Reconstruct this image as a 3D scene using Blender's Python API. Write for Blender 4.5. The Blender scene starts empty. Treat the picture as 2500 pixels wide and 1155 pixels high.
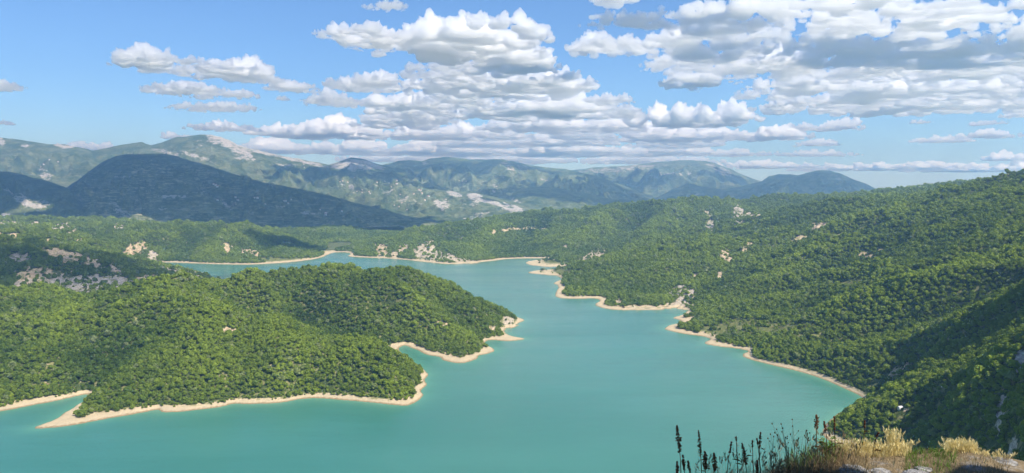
import bpy, bmesh, math, random
import numpy as np
from mathutils import Vector, Matrix
from mathutils.bvhtree import BVHTree

scene = bpy.context.scene
COL = scene.collection
random.seed(7)
rng = np.random.default_rng(11)

# ------------------------------------------------------------------ camera, sky, sun, exposure
F, U0, V0, HZ = 1785.0, 1250.0, 577.5, 450.0        # focal length, centre and eye level in photo pixels
CAM_H = 300.0                                       # eye height above the lake
PITCH = math.atan((V0 - HZ) / F)
cam_data = bpy.data.cameras.new('camera')
cam_data.sensor_width = 36.0
cam_data.lens = F / 2500.0 * 36.0
cam_data.clip_start = 0.1
cam_data.clip_end = 200000.0
cam = bpy.data.objects.new('camera', cam_data)
cam.location = (0, 0, CAM_H)
cam.rotation_euler = (math.pi / 2 - PITCH, 0, 0)
COL.objects.link(cam)
scene.camera = cam

SUN_EL, SUN_AZ = math.radians(51), math.radians(130)    # azimuth clockwise from the view direction
SUN_DIR = np.array([math.sin(SUN_AZ) * math.cos(SUN_EL), math.cos(SUN_AZ) * math.cos(SUN_EL), math.sin(SUN_EL)])
world = bpy.data.worlds.new('World')
scene.world = world
world.use_nodes = True
wn = world.node_tree
sky_tex = wn.nodes.new('ShaderNodeTexSky')
sky_tex.sky_type = 'NISHITA'
sky_tex.sun_disc = False
sky_tex.sun_elevation = SUN_EL
sky_tex.sun_rotation = SUN_AZ
sky_tex.altitude = 600
sky_tex.air_density = 1.0
sky_tex.dust_density = 0.2
sky_tex.ozone_density = 4.0
bg = wn.nodes['Background']
bg.inputs['Strength'].default_value = 0.088
tint = wn.nodes.new('ShaderNodeMix')                 # the photograph's cooler white balance
tint.data_type, tint.blend_type = 'RGBA', 'MULTIPLY'
tint.inputs[0].default_value = 1.0
tint.inputs[7].default_value = (0.74, 0.95, 1.22, 1)
wn.links.new(sky_tex.outputs[0], tint.inputs[6])
wn.links.new(tint.outputs[2], bg.inputs['Color'])

sun_data = bpy.data.lights.new('sun', 'SUN')
sun_data.energy = 5.0
sun_data.angle = math.radians(0.53)
sun_data.color = (1.0, 0.95, 0.87)
sun = bpy.data.objects.new('sun', sun_data)
sun.rotation_euler = Vector((-SUN_DIR).tolist()).to_track_quat('-Z', 'Y').to_euler()
sun.location = (300, -200, 900)
COL.objects.link(sun)

scene.view_settings.view_transform = 'Standard'
scene.view_settings.look = 'None'
scene.view_settings.exposure = 0.58
scene.view_settings.gamma = 1.0
scene.view_settings.use_curve_mapping = False
cy = scene.cycles
cy.max_bounces = 52
cy.diffuse_bounces = 3
cy.glossy_bounces = 3
cy.transmission_bounces = 3
cy.transparent_max_bounces = 12
cy.volume_bounces = 48
cy.use_denoising = True
cy.use_adaptive_sampling = False
cy.sample_clamp_indirect = 8.0
cy.caustics_reflective = False
cy.caustics_refractive = False

# ------------------------------------------------------------------ pixel <-> place
CP, SP = math.cos(PITCH), math.sin(PITCH)
def ray(u, v):
    x = (np.asarray(u, float) - U0) / F
    yu = (V0 - np.asarray(v, float)) / F
    return x, CP + SP * yu, CP * yu - SP
def place(u, v, Y):
    """the point seen at photo pixel (u, v) that lies Y metres ahead"""
    dx, dy, dz = ray(u, v)
    s = np.asarray(Y, float) / dy
    return dx * s, dy * s, CAM_H + dz * s
def on_water(u, v, z=0.0):
    dx, dy, dz = ray(u, v)
    s = (z - CAM_H) / dz
    return dx * s, dy * s
def project(x, y, z):
    zz = z - CAM_H
    fwd = y * CP - zz * SP
    up = y * SP + zz * CP
    fwd = np.maximum(fwd, 1e-3)
    return U0 + F * x / fwd, V0 - F * up / fwd

# ------------------------------------------------------------------ noise
def _hash(ix, iy, iz, seed):
    h = (ix.astype(np.int64) * 374761393 + iy.astype(np.int64) * 668265263 + iz.astype(np.int64) * 2147483647 + seed * 974634777) & 0xffffffff
    h = ((h ^ (h >> 13)) * 1274126177) & 0xffffffff
    h = ((h ^ (h >> 16)) * 2246822519) & 0xffffffff
    return (h ^ (h >> 15)) & 0xffffffff
def noise2(x, y, seed=0):
    """gradient noise, about -1..1"""
    ix, iy = np.floor(x), np.floor(y)
    fx, fy = x - ix, y - iy
    ux, uy = fx * fx * fx * (fx * (fx * 6 - 15) + 10), fy * fy * fy * (fy * (fy * 6 - 15) + 10)
    z0 = np.zeros_like(ix)
    out = 0
    for dx in (0, 1):
        for dy in (0, 1):
            a = _hash(ix + dx, iy + dy, z0, seed) * (2 * math.pi / 4294967296.0)
            g = np.cos(a) * (fx - dx) + np.sin(a) * (fy - dy)
            out = out + g * (ux if dx else 1 - ux) * (uy if dy else 1 - uy)
    return out * 1.45
def fbm2(x, y, octaves=5, seed=0, gain=0.5, lac=2.03):
    a, s, t = 1.0, 0, 0
    for o in range(octaves):
        s = s + a * noise2(x, y, seed + o * 17)
        t += a
        a *= gain
        x, y = x * lac + 13.7, y * lac - 7.3
    return s / t
def ridged2(x, y, octaves=5, seed=0, gain=0.5, lac=2.1):
    """ridged noise, 0..1 with sharp crests"""
    a, s, t, w = 1.0, 0, 0, 1.0
    for o in range(octaves):
        n = 1 - np.abs(noise2(x, y, seed + o * 29)) * 1.25
        n = np.clip(n, 0, 1) ** 1.6 * w
        w = np.clip(n * 1.4, 0.1, 1)
        s = s + a * n
        t += a
        a *= gain
        x, y = x * lac + 5.1, y * lac + 9.2
    return s / t
def noise3(p, seed=0):
    ip = np.floor(p)
    f = p - ip
    u = f * f * f * (f * (f * 6 - 15) + 10)
    out = 0
    for dx in (0, 1):
        for dy in (0, 1):
            for dz in (0, 1):
                h = _hash(ip[:, 0] + dx, ip[:, 1] + dy, ip[:, 2] + dz, seed)
                a = (h & 0xffff) * (2 * math.pi / 65536.0)
                cz = ((h >> 16) & 0xffff) / 32768.0 - 1
                r = np.sqrt(np.maximum(0, 1 - cz * cz))
                g = np.cos(a) * r * (f[:, 0] - dx) + np.sin(a) * r * (f[:, 1] - dy) + cz * (f[:, 2] - dz)
                out = out + g * (u[:, 0] if dx else 1 - u[:, 0]) * (u[:, 1] if dy else 1 - u[:, 1]) * (u[:, 2] if dz else 1 - u[:, 2])
    return out * 1.5
def smooth(a, b, x):
    t = np.clip((x - a) / (b - a), 0, 1)
    return t * t * (3 - 2 * t)

# ------------------------------------------------------------------ mesh and object helpers
def mesh_from(name, verts, faces, smooth_shade=True):
    """verts (n,3) array; faces (m,3|4) int array"""
    me = bpy.data.meshes.new(name)
    verts = np.asarray(verts, np.float32)
    faces = np.asarray(faces, np.int32)
    n, k = faces.shape
    me.vertices.add(len(verts))
    me.vertices.foreach_set('co', verts.ravel())
    me.loops.add(n * k)
    me.loops.foreach_set('vertex_index', faces.ravel())
    me.polygons.add(n)
    me.polygons.foreach_set('loop_start', np.arange(0, n * k, k, dtype=np.int32))
    if smooth_shade:
        me.polygons.foreach_set('use_smooth', np.ones(n, bool))
    me.update(calc_edges=True)
    return me
def link(name, me, mat=None, parent=None, kind=None):
    o = bpy.data.objects.new(name, me)
    COL.objects.link(o)
    if mat is not None and me is not None and len(me.materials) == 0:
        me.materials.append(mat)
    if parent is not None:
        o.parent = parent
    if kind:
        o['kind'] = kind
    return o
def empty(name, loc, rz=0.0):
    o = bpy.data.objects.new(name, None)
    COL.objects.link(o)
    o.location = loc
    o.rotation_euler = (0, 0, rz)
    return o
def tag(o, label, cat, group=None):
    o['label'] = label
    o['category'] = cat
    if group:
        o['group'] = group
    return o
def attr(me, name, arr):
    a = me.attributes.new(name, 'FLOAT', 'POINT')
    a.data.foreach_set('value', np.asarray(arr, np.float32))

class NT:
    """small helper for writing shader node trees"""
    def __init__(self, name):
        self.mat = bpy.data.materials.new(name)
        self.mat.use_nodes = True
        self.t = self.mat.node_tree
        self.t.nodes.clear()
        self.out = self.t.nodes.new('ShaderNodeOutputMaterial')
    def n(self, kind, **kw):
        nd = self.t.nodes.new('ShaderNode' + kind)
        for k, v in kw.items():
            setattr(nd, k, v)
        return nd
    def set(self, sock, val):
        if hasattr(val, 'is_linked') or isinstance(val, bpy.types.NodeSocket):
            self.t.links.new(val, sock)
        elif isinstance(val, (tuple, list)) and len(val) == 3 and sock.type == 'RGBA':
            sock.default_value = (*val, 1)
        else:
            sock.default_value = val
    def math(self, op, a, b=0.0, c=0.0, clamp=False):
        nd = self.n('Math', operation=op, use_clamp=clamp)
        self.set(nd.inputs[0], a); self.set(nd.inputs[1], b); self.set(nd.inputs[2], c)
        return nd.outputs[0]
    def mix(self, fac, a, b, blend='MIX'):
        nd = self.n('Mix', data_type='RGBA', blend_type=blend)
        self.set(nd.inputs[0], fac); self.set(nd.inputs[6], a); self.set(nd.inputs[7], b)
        return nd.outputs[2]
    def noise(self, vec, scale, detail=4.0, rough=0.55, dist=0.0):
        nd = self.n('TexNoise')
        self.set(nd.inputs['Vector'], vec)
        nd.inputs['Scale'].default_value = scale
        nd.inputs['Detail'].default_value = detail
        nd.inputs['Roughness'].default_value = rough
        nd.inputs['Distortion'].default_value = dist
        return nd.outputs[0]
    def step(self, x, a, b):
        nd = self.n('MapRange', interpolation_type='SMOOTHSTEP')
        self.set(nd.inputs[0], x); self.set(nd.inputs[1], a); self.set(nd.inputs[2], b)
        return nd.outputs[0]
    def attr(self, name, kind='GEOMETRY'):
        nd = self.n('Attribute', attribute_type=kind, attribute_name=name)
        return nd.outputs['Fac']
    def pos(self, scale=(1, 1, 1)):
        g = self.n('NewGeometry')
        if scale == (1, 1, 1):
            return g.outputs['Position']
        m = self.n('Mapping')
        self.t.links.new(g.outputs['Position'], m.inputs[0])
        m.inputs['Scale'].default_value = scale
        return m.outputs[0]
    def z(self):
        s = self.n('SeparateXYZ')
        self.t.links.new(self.n('NewGeometry').outputs['Position'], s.inputs[0])
        return s.outputs[2]
    def bump(self, height, strength=0.5, dist=1.0):
        b = self.n('Bump')
        b.inputs['Strength'].default_value = strength
        b.inputs['Distance'].default_value = dist
        self.set(b.inputs['Height'], height)
        return b.outputs[0]
    def principled(self, color, rough=0.9, spec=0.2, normal=None):
        p = self.n('BsdfPrincipled')
        self.set(p.inputs['Base Color'], color)
        self.set(p.inputs['Roughness'], rough)
        p.inputs['Specular IOR Level'].default_value = spec
        if normal is not None:
            self.set(p.inputs['Normal'], normal)
        self.t.links.new(p.outputs[0], self.out.inputs[0])
        return p

def ico(sub):
    bm = bmesh.new()
    bmesh.ops.create_icosphere(bm, subdivisions=sub, radius=1.0)
    v = np.array([p.co[:] for p in bm.verts])
    f = np.array([[p.index for p in q.verts] for q in bm.faces])
    bm.free()
    return v, f
ICO1, ICO2, ICO3 = ico(1), ico(2), ico(3)

# ------------------------------------------------------------------ the lake's outline (photo pixels on the water level, then beyond the frame in metres)
SHORE_PX = [
    (2130, 984), (2100, 966), (2060, 947), (2000, 921), (1950, 906), (1880, 890), (1835, 879), (1808, 868), (1832, 857), (1798, 850), (1750, 845),
    (1716, 838), (1742, 828), (1718, 821), (1680, 817), (1645, 810), (1621, 803), (1634, 794), (1660, 790), (1668, 783), (1638, 776), (1662, 771), (1684, 758),
    (1645, 753), (1600, 757), (1500, 757), (1464, 751), (1450, 743), (1468, 735), (1458, 728), (1400, 730), (1355, 727), (1359, 711), (1366, 697), (1349, 691), (1372, 683), (1362, 673),
    (1330, 671), (1283, 666), (1312, 660), (1392, 656), (1372, 651), (1330, 652), (1281, 645), (1292, 636), (1350, 633), (1330, 630.5), (1240, 632), (1210, 636), (1150, 643), (1092, 646), (1050, 641),
    (1000, 635), (940, 630.5), (880, 628.5), (845, 626), (858, 620), (850, 616), (815, 616), (800, 622), (778, 631), (740, 637), (680, 643), (600, 647), (500, 644), (420, 641), (372, 639), (400, 650), (440, 657), (500, 671), (548, 686)]
SHORE_BACK = [(-830, 2190), (-700, 2080), (-560, 1990), (-400, 1960), (-260, 1920), (-140, 1880), (-60, 1780), (-20, 1700)]
SHORE_PX2 = [
    (1287, 783), (1262, 788), (1266, 797), (1236, 801), (1228, 812), (1250, 822), (1288, 828), (1240, 833), (1190, 829), (1178, 840), (1212, 856), (1190, 864), (1163, 867), (1168, 876), (1130, 888),
    (1085, 882), (1074, 871), (1040, 865), (1015, 852), (988, 841), (968, 851), (985, 868), (1012, 885), (1038, 905), (1044, 916), (1034, 930), (1042, 940), (1026, 955), (1036, 966), (1010, 986), (985, 991),
    (900, 981), (820, 974), (745, 971), (690, 983), (610, 987), (572, 983), (540, 994), (400, 1009), (389, 997), (330, 1012), (260, 1021), (150, 1043), (78, 1046), (110, 1034), (140, 1022), (196, 985), (219, 968), (214, 961), (150, 976), (60, 993), (0, 1004), (-160, 1035), (-420, 1080)]
SHORE_NEAR = [(-760, 560), (-420, 430), (-60, 400), (240, 470), (330, 640), (352, 760)]
SHORE_PX3 = [(2145, 1120), (2080, 1092), (2040, 1082), (2012, 1066), (2012, 1045), (2028, 1022), (2062, 1003), (2104, 998)]
_pts = [on_water(u, v) for u, v in SHORE_PX] + SHORE_BACK + [on_water(u, v) for u, v in SHORE_PX2] + SHORE_NEAR + [on_water(u, v) for u, v in SHORE_PX3]
LAKE = np.array([(float(a), float(b)) for a, b in _pts])
def refine(poly, times=2):
    """Chaikin corner cutting keeps the outline and rounds its corners"""
    for _ in range(times):
        q = np.roll(poly, -1, 0)
        poly = np.stack([poly * 0.78 + q * 0.22, poly * 0.22 + q * 0.78], 1).reshape(-1, 2)
    return poly
LAKE = refine(LAKE, 2)
_w = np.hypot(LAKE[:, 0], LAKE[:, 1]) / 1000.0
LAKE = LAKE + np.stack([noise2(LAKE[:, 0] / 28, LAKE[:, 1] / 28, 5), noise2(LAKE[:, 0] / 28, LAKE[:, 1] / 28, 6)], 1) * (2.2 * _w)[:, None]

def shore_distance(x, y):
    """metres to the lake's outline, positive on land and negative in the lake"""
    out = np.empty(len(x))
    x = x.astype(np.float32); y = y.astype(np.float32)
    A = LAKE.astype(np.float32); B = np.roll(A, -1, 0)
    ex, ey = B[:, 0] - A[:, 0], B[:, 1] - A[:, 1]
    el = ex * ex + ey * ey + 1e-9
    for s in range(0, len(x), 20000):
        px, py = x[s:s + 20000, None], y[s:s + 20000, None]
        t = np.clip(((px - A[:, 0]) * ex + (py - A[:, 1]) * ey) / el, 0, 1)
        dx, dy = px - A[:, 0] - t * ex, py - A[:, 1] - t * ey
        d = np.sqrt((dx * dx + dy * dy).min(1))
        cr = ((A[:, 1] > py) != (B[:, 1] > py)) & (px < ex * (py - A[:, 1]) / (ey + 1e-12) + A[:, 0])
        inside = cr.sum(1) % 2 == 1
        out[s:s + 20000] = np.where(inside, -d, d)
    return out

# ------------------------------------------------------------------ the hills round the lake: heights known at these points
KNOWN_PX = [  # (u, v, metres ahead)
    # near wooded hill: crest, spur, front
    (-300, 800, 1250), (-150, 765, 1300), (0, 746, 1340), (100, 734, 1350), (200, 728, 1350), (300, 716, 1340), (380, 706, 1320), (440, 702, 1310), (520, 712, 1340),
    (437, 756, 1200), (560, 782, 1170), (680, 812, 1150), (800, 836, 1130), (900, 846, 1110), (960, 858, 1100), (1005, 885, 1070),
    (300, 850, 1085), (100, 850, 1105), (-100, 870, 1130), (300, 780, 1210), (150, 790, 1220), (0, 800, 1250), (540, 880, 1060), (700, 890, 1050), (850, 900, 1050), (430, 880, 1060), (200, 920, 1020), (240, 930, 1010), (190, 1000, 960),
    # back of the peninsula
    (548, 697, 1570), (600, 688, 1590), (660, 684, 1600), (720, 677, 1600), (780, 684, 1590), (840, 678, 1570), (900, 673, 1550), (960, 686, 1530), (1000, 703, 1520), (1050, 724, 1510), (1100, 743, 1500), (1135, 731, 1500), (1180, 741, 1510), (1220, 760, 1530), (1252, 778, 1560),
    (560, 745, 1470), (620, 775, 1450), (720, 803, 1400), (800, 824, 1370), (900, 838, 1340), (760, 740, 1480), (860, 750, 1450), (940, 770, 1420), (1000, 790, 1400), (1060, 800, 1390), (1130, 820, 1350), (1180, 800, 1430), (1110, 850, 1290),
    # bluff in cloud shade behind it
    (-200, 600, 2000), (0, 604, 2020), (60, 602, 2030), (130, 609, 2050), (180, 624, 2080), (260, 644, 2100), (330, 651, 2130), (370, 664, 2140), (420, 672, 2140), (480, 684, 2160), (535, 690, 2190),
    (0, 665, 1820), (100, 665, 1830), (200, 672, 1850), (300, 680, 1900), (400, 690, 1950), (500, 700, 2000), (100, 728, 1620), (250, 720, 1640), (0, 735, 1600), (380, 715, 1720), (-200, 700, 1700),
    # hills on the far left shore
    (-200, 570, 2600), (0, 575, 2620), (80, 577, 2640), (150, 583, 2640), (250, 604, 2680), (310, 628, 2760), (-100, 545, 3600),
    (380, 564, 3250), (430, 552, 3350), (470, 548, 3380), (520, 553, 3400), (560, 556, 3420), (600, 562, 3400), (650, 575, 3350), (700, 591, 3300), (740, 610, 3230), (765, 620, 3180),
    (300, 575, 3150), (600, 605, 2990), (430, 605, 2960), (520, 600, 3000), (680, 615, 2960), (380, 590, 3050), (250, 560, 3450),
    (0, 546, 3900), (60, 541, 4000), (100, 539, 4050), (170, 543, 4050), (240, 539, 4100), (300, 549, 4000), (360, 558, 3900), (0, 560, 3300), (120, 560, 3300),
    (-100, 550, 4700), (200, 560, 4700), (500, 560, 4600), (700, 575, 4600),
    # river flat and the small hill behind it
    (825, 612, 3350), (850, 609, 3450), (800, 577, 3850), (770, 590, 3750), (860, 585, 3900), (700, 565, 4200), (820, 556, 4400), (900, 565, 4500), (840, 600, 3650),
    # wooded hills across the lake
    (875, 607, 3250), (900, 593, 3330), (950, 576, 3430), (1000, 568, 3500), (1050, 563, 3560), (1100, 558, 3650), (1150, 555, 3750), (1200, 548, 3850), (1250, 538, 3980), (1300, 526, 4120), (1350, 520, 4200), (1400, 517, 4250), (1500, 509, 4260), (1560, 502, 4230), (1600, 499, 4200), (1650, 490, 4160), (1700, 489, 4120), (1760, 497, 4050), (1820, 510, 3980), (1855, 518, 3950),
    (1050, 603, 3080), (1000, 605, 3120), (940, 610, 3120), (1120, 612, 3080), (1200, 605, 3180), (1200, 575, 3500), (1300, 595, 3260), (1300, 560, 3700), (1400, 603, 3200), (1400, 555, 3800), (1500, 585, 3400), (1500, 548, 3850), (1600, 565, 3560), (1600, 530, 3900), (1700, 560, 3500), (1750, 535, 3650), (1800, 540, 3500), (1450, 570, 3550), (1100, 580, 3450),
    (1400, 620, 3030), (1340, 626, 3010), (1450, 622, 2960), (1500, 610, 2950), (1550, 600, 3000), (1420, 640, 2780), (1380, 648, 2700), (1500, 628, 2650),
    (1300, 540, 4700), (1600, 520, 4800), (1850, 530, 4600), (1050, 575, 4500),
    # lower spur on the right shore
    (1385, 668, 2330), (1400, 660, 2340), (1450, 648, 2360), (1500, 640, 2380), (1560, 622, 2450), (1620, 608, 2520), (1700, 598, 2560), (1760, 594, 2560), (1450, 700, 2060), (1400, 705, 2070), (1550, 690, 2060), (1560, 660, 2220), (1650, 655, 2200), (1600, 715, 1940), (1520, 728, 1900), (1680, 700, 1930), (1720, 660, 2080), (1640, 735, 1860),
    # long ridge and slope of the right hillside
    (1800, 545, 3200), (1870, 530, 3280), (1950, 514, 3050), (2000, 506, 2930), (2040, 498, 2850), (2080, 494, 2800), (2120, 497, 2790), (2150, 497, 2780), (2200, 495, 2700), (2250, 493, 2600), (2300, 488, 2450), (2350, 464, 2330), (2400, 452, 2200), (2450, 446, 2100), (2500, 441, 2000), (2650, 425, 1850),
    (1850, 580, 2700), (1950, 560, 2550), (2050, 540, 2450), (2150, 520, 2350), (2250, 505, 2250), (1800, 610, 2350), (1780, 640, 2200),
    (1900, 620, 2200), (1850, 660, 1980), (2000, 600, 2050), (2100, 580, 1980), (2200, 555, 1920), (2300, 530, 1880), (2400, 500, 1820),
    (1800, 700, 1800), (1900, 690, 1760), (2000, 680, 1640), (2100, 650, 1640), (2200, 625, 1580), (2300, 600, 1530), (2400, 575, 1500), (2500, 550, 1460), (2650, 520, 1400),
    (1720, 755, 1700), (1750, 775, 1590), (1850, 750, 1560), (1720, 800, 1480), (1800, 812, 1400), (1900, 800, 1380), (1900, 760, 1480), (2000, 760, 1400), (2100, 740, 1350), (2200, 710, 1300), (2300, 685, 1250), (2400, 660, 1200), (2500, 640, 1160),
    (1850, 850, 1290), (1950, 860, 1200), (2000, 830, 1220), (2100, 820, 1170), (2200, 800, 1110), (2300, 775, 1060), (2400, 745, 1020), (2500, 715, 980),
    (2000, 893, 1130), (2100, 900, 1040), (2150, 930, 960), (2200, 880, 980), (2300, 850, 930), (2400, 820, 880), (2480, 790, 850),
    (2190, 985, 850), (2250, 950, 860), (2320, 920, 820), (2080, 1032, 850), (2130, 1035, 810), (2060, 1050, 850), (2200, 1050, 730), (2260, 1010, 740), (2330, 980, 720), (2250, 1090, 660), (2340, 1060, 640), (2180, 1100, 710),
    # shaded ravine side below the viewpoint
    (2380, 905, 745), (2440, 885, 700), (2500, 862, 660), (2420, 980, 640), (2500, 930, 620), (2420, 1060, 570), (2500, 1020, 540), (2380, 1120, 560), (2500, 1120, 470), (2440, 1155, 480),
]
KNOWN_XY = [  # (x, y, z) beyond the frame: the mountain the viewpoint stands on and the lake bed
    (0, 0, 286), (-60, 0, 286), (60, 10, 288), (0, 70, 205), (-60, 70, 200), (80, 80, 205), (0, 160, 110), (120, 170, 160), (-120, 160, 100), (0, 280, 40), (160, 300, 70), (-200, 300, 40), (-300, 0, 270), (-500, 200, 120), (-700, 350, 50),
    (0, -150, 330), (200, -150, 390), (-250, -250, 360), (350, -150, 440),
    (190, 130, 240), (290, 220, 235), (330, 330, 204), (405, 430, 210), (500, 560, 242), (598, 650, 262), (664, 725, 272), (705, 762, 372), (555, 560, 300), (455, 460, 248), (440, 380, 285), (420, 200, 330), (540, 330, 420), (620, 470, 420), (720, 620, 420), (850, 800, 370), (1000, 950, 350), (700, 250, 480), (900, 500, 470), (1300, 900, 370), (1500, 1500, 340), (700, -100, 500), (1200, 300, 480),
    (1800, 2200, 300), (2200, 2800, 280), (2300, 3600, 300), (1500, 4200, 220), (1900, 4900, 200), (2600, 4600, 250),
    (-2600, 2000, 150), (-2800, 3200, 180), (-2000, 1300, 110), (-1500, 800, 60), (-3600, 4600, 150), (-1600, 5200, 60), (0, 5200, 60), (1200, 5300, 110),
]
_k = np.array([[float(c) for c in place(u, v, Y)] for u, v, Y in KNOWN_PX] + [list(map(float, k)) for k in KNOWN_XY])
_s = LAKE[::6]
_lake_in = np.array([on_water(u, v) for u, v in [(1100, 720), (1300, 720), (1200, 660), (700, 655), (1000, 650), (1400, 800), (1500, 900), (1300, 950), (1150, 1000), (1700, 950), (1850, 1020), (1600, 1080), (800, 1080), (400, 1100), (1000, 1120), (1900, 950), (1450, 780), (1300, 860), (1130, 930)]], float)
CTRL = np.concatenate([_k, np.c_[_s, np.zeros(len(_s))], np.c_[_lake_in, np.full(len(_lake_in), -14.0)]])
_C2 = 45.0 ** 2
def _phi(d2):
    return -np.sqrt(d2 + _C2)
_d2 = ((CTRL[:, None, :2] - CTRL[None, :, :2]) ** 2).sum(-1)
_n = len(CTRL)
_A = np.zeros((_n + 3, _n + 3))
_A[:_n, :_n] = _phi(_d2) + np.eye(_n) * 2.0
_A[:_n, _n:] = np.c_[np.ones(_n), CTRL[:, :2] / 1000.0]
_A[_n:, :_n] = _A[:_n, _n:].T
_W = np.linalg.solve(_A, np.r_[CTRL[:, 2], 0, 0, 0])
def broad_height(x, y):
    out = np.empty(len(x))
    for s in range(0, len(x), 20000):
        px, py = x[s:s + 20000], y[s:s + 20000]
        d2 = (px[:, None] - CTRL[:, 0]) ** 2 + (py[:, None] - CTRL[:, 1]) ** 2
        out[s:s + 20000] = _phi(d2) @ _W[:_n] + _W[_n] + (_W[_n + 1] * px + _W[_n + 2] * py) / 1000.0
    return out
# spurs (+) and gullies (-) one can follow on the slopes: height, width, line of (u, v, metres ahead)
LINES = [
    (-17, 42, [(545, 712, 1500), (620, 770, 1440), (700, 800, 1400), (830, 826, 1360), (950, 850, 1330)]),
    (-13, 34, [(720, 694, 1560), (760, 750, 1450), (850, 812, 1380)]), (12, 34, [(780, 688, 1560), (870, 770, 1430), (950, 815, 1370)]),
    (-13, 32, [(865, 690, 1530), (950, 765, 1430), (1000, 835, 1340)]), (13, 34, [(910, 680, 1520), (1010, 745, 1440), (1090, 795, 1380), (1130, 855, 1290)]),
    (-10, 26, [(1105, 750, 1490), (1165, 805, 1400)]), (9, 26, [(1135, 735, 1490), (1190, 790, 1430)]), (11, 30, [(620, 690, 1580), (690, 745, 1480)]), (-12, 30, [(660, 694, 1570), (720, 760, 1460)]),
    (-18, 40, [(370, 790, 1190), (290, 870, 1080), (235, 945, 1000)]), (12, 38, [(437, 760, 1190), (500, 840, 1100), (540, 930, 1030)]), (-11, 30, [(590, 800, 1150), (610, 880, 1070), (590, 950, 1020)]),
    (10, 34, [(690, 820, 1140), (700, 900, 1060), (700, 950, 1020)]), (-10, 28, [(790, 845, 1115), (790, 910, 1050), (760, 955, 1015)]), (12, 34, [(180, 735, 1340), (120, 830, 1150), (100, 930, 1030)]), (-12, 34, [(250, 745, 1300), (220, 830, 1130), (200, 900, 1040)]),
    (20, 46, [(2054, 598, 2020), (1960, 632, 1900), (1898, 656, 1850), (1825, 693, 1780)]), (-20, 46, [(2080, 640, 1720), (1980, 680, 1690), (1880, 710, 1680)]),
    (18, 40, [(2500, 616, 1240), (2291, 689, 1240), (2145, 736, 1300), (2036, 773, 1340)]), (-17, 40, [(2480, 660, 1100), (2300, 730, 1140), (2140, 780, 1200), (2020, 815, 1230)]),
    (20, 50, [(2254, 500, 2280), (2145, 540, 2150), (2000, 576, 2200)]), (-18, 50, [(2300, 540, 1850), (2180, 575, 1850), (2060, 590, 2080)]),
    (10, 36, [(2330, 820, 960), (2200, 905, 930), (2150, 960, 900)]),
    (16, 44, [(1750, 600, 2520), (1650, 640, 2280), (1560, 690, 2050)]), (-16, 44, [(1790, 640, 2180), (1740, 690, 1960), (1700, 745, 1720)]),
    (24, 70, [(1500, 535, 3980), (1450, 560, 3700), (1400, 600, 3200)]), (-24, 70, [(1570, 520, 4100), (1540, 570, 3550), (1480, 610, 3050)]), (24, 70, [(1665, 520, 3900), (1600, 555, 3650), (1560, 590, 3200)]), (-22, 60, [(1330, 530, 4050), (1280, 580, 3500), (1260, 615, 3150)]), (22, 60, [(1212, 564, 3640), (1180, 590, 3380), (1150, 620, 3050)]), (-20, 60, [(1140, 566, 3600), (1090, 600, 3250)]),
    (20, 60, [(592, 566, 3270), (560, 585, 3150), (520, 620, 2880)]), (-20, 55, [(520, 556, 3350), (480, 590, 3060), (450, 620, 2860)]), (-18, 55, [(680, 580, 3270), (640, 610, 3000)]), (16, 50, [(425, 562, 3190), (390, 590, 3040)]),
]
_lines = [(h, w, np.array([[float(a) for a in place(u, v, Y)[:2]] for u, v, Y in l])) for h, w, l in LINES]
def spur_lines(x, y):
    out = np.zeros(len(x))
    for h, w, L in _lines:
        lo, hi = L.min(0) - 2.5 * w, L.max(0) + 2.5 * w
        k = np.nonzero((x > lo[0]) & (x < hi[0]) & (y > lo[1]) & (y < hi[1]))[0]
        if len(k) == 0:
            continue
        d = np.full(len(k), 1e9)
        for a, b in zip(L[:-1], L[1:]):
            e = b - a
            t = np.clip(((x[k] - a[0]) * e[0] + (y[k] - a[1]) * e[1]) / (e @ e), 0, 1)
            d = np.minimum(d, np.hypot(x[k] - a[0] - t * e[0], y[k] - a[1] - t * e[1]))
        d = np.abs(d + 0.35 * w * noise2(x[k] / (1.4 * w), y[k] / (1.4 * w), 19))
        out[k] += h * np.exp(-(d / w) ** 1.6)
    return out
def gullies(x, y):
    wx = x + 40 * noise2(x / 210, y / 210, 41)
    wy = y + 40 * noise2(x / 210, y / 210, 42)
    return ridged2(wx / 240, wy / 240, 4, 51) - 0.42
def terrain_height(x, y, sd=None):
    if sd is None:
        sd = shore_distance(x, y)
    z = broad_height(x, y)
    r = np.hypot(x, y)
    amp = np.clip((z - 4) / 60.0, 0, 1) * np.clip(r / 1400.0, 0.35, 1.15)
    gul = gullies(x, y)
    z = z + np.clip(amp * 1.5, 0, 1.2) * (1 + 0.4 * smooth(2400, 3000, y)) * spur_lines(x, y)
    z = z + amp * (38 * gul + 5 * fbm2(x / 45, y / 45, 3, 61))
    bs = 0.50 + 0.30 * noise2(x / 70, y / 70, 44)
    bank = np.where(sd < 14, bs * sd, bs * 14 + (sd - 14) * 0.9 + np.clip(sd - 70, 0, 400) * 1.6)
    z = np.maximum(z, 1.0 + 0.05 * np.clip(sd, 0, 80))
    k = 3.0
    h = np.clip(0.5 + 0.5 * (bank - z) / k, 0, 1)
    land = bank + (z - bank) * h - k * h * (1 - h) * np.clip(sd / 12, 0, 1)
    land = land + np.clip(sd / 20, 0, 1) * 0.5 * noise2(x / 9, y / 9, 71)
    return np.where(sd > 0, land, np.maximum(0.16 * sd, -12.0))

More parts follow.
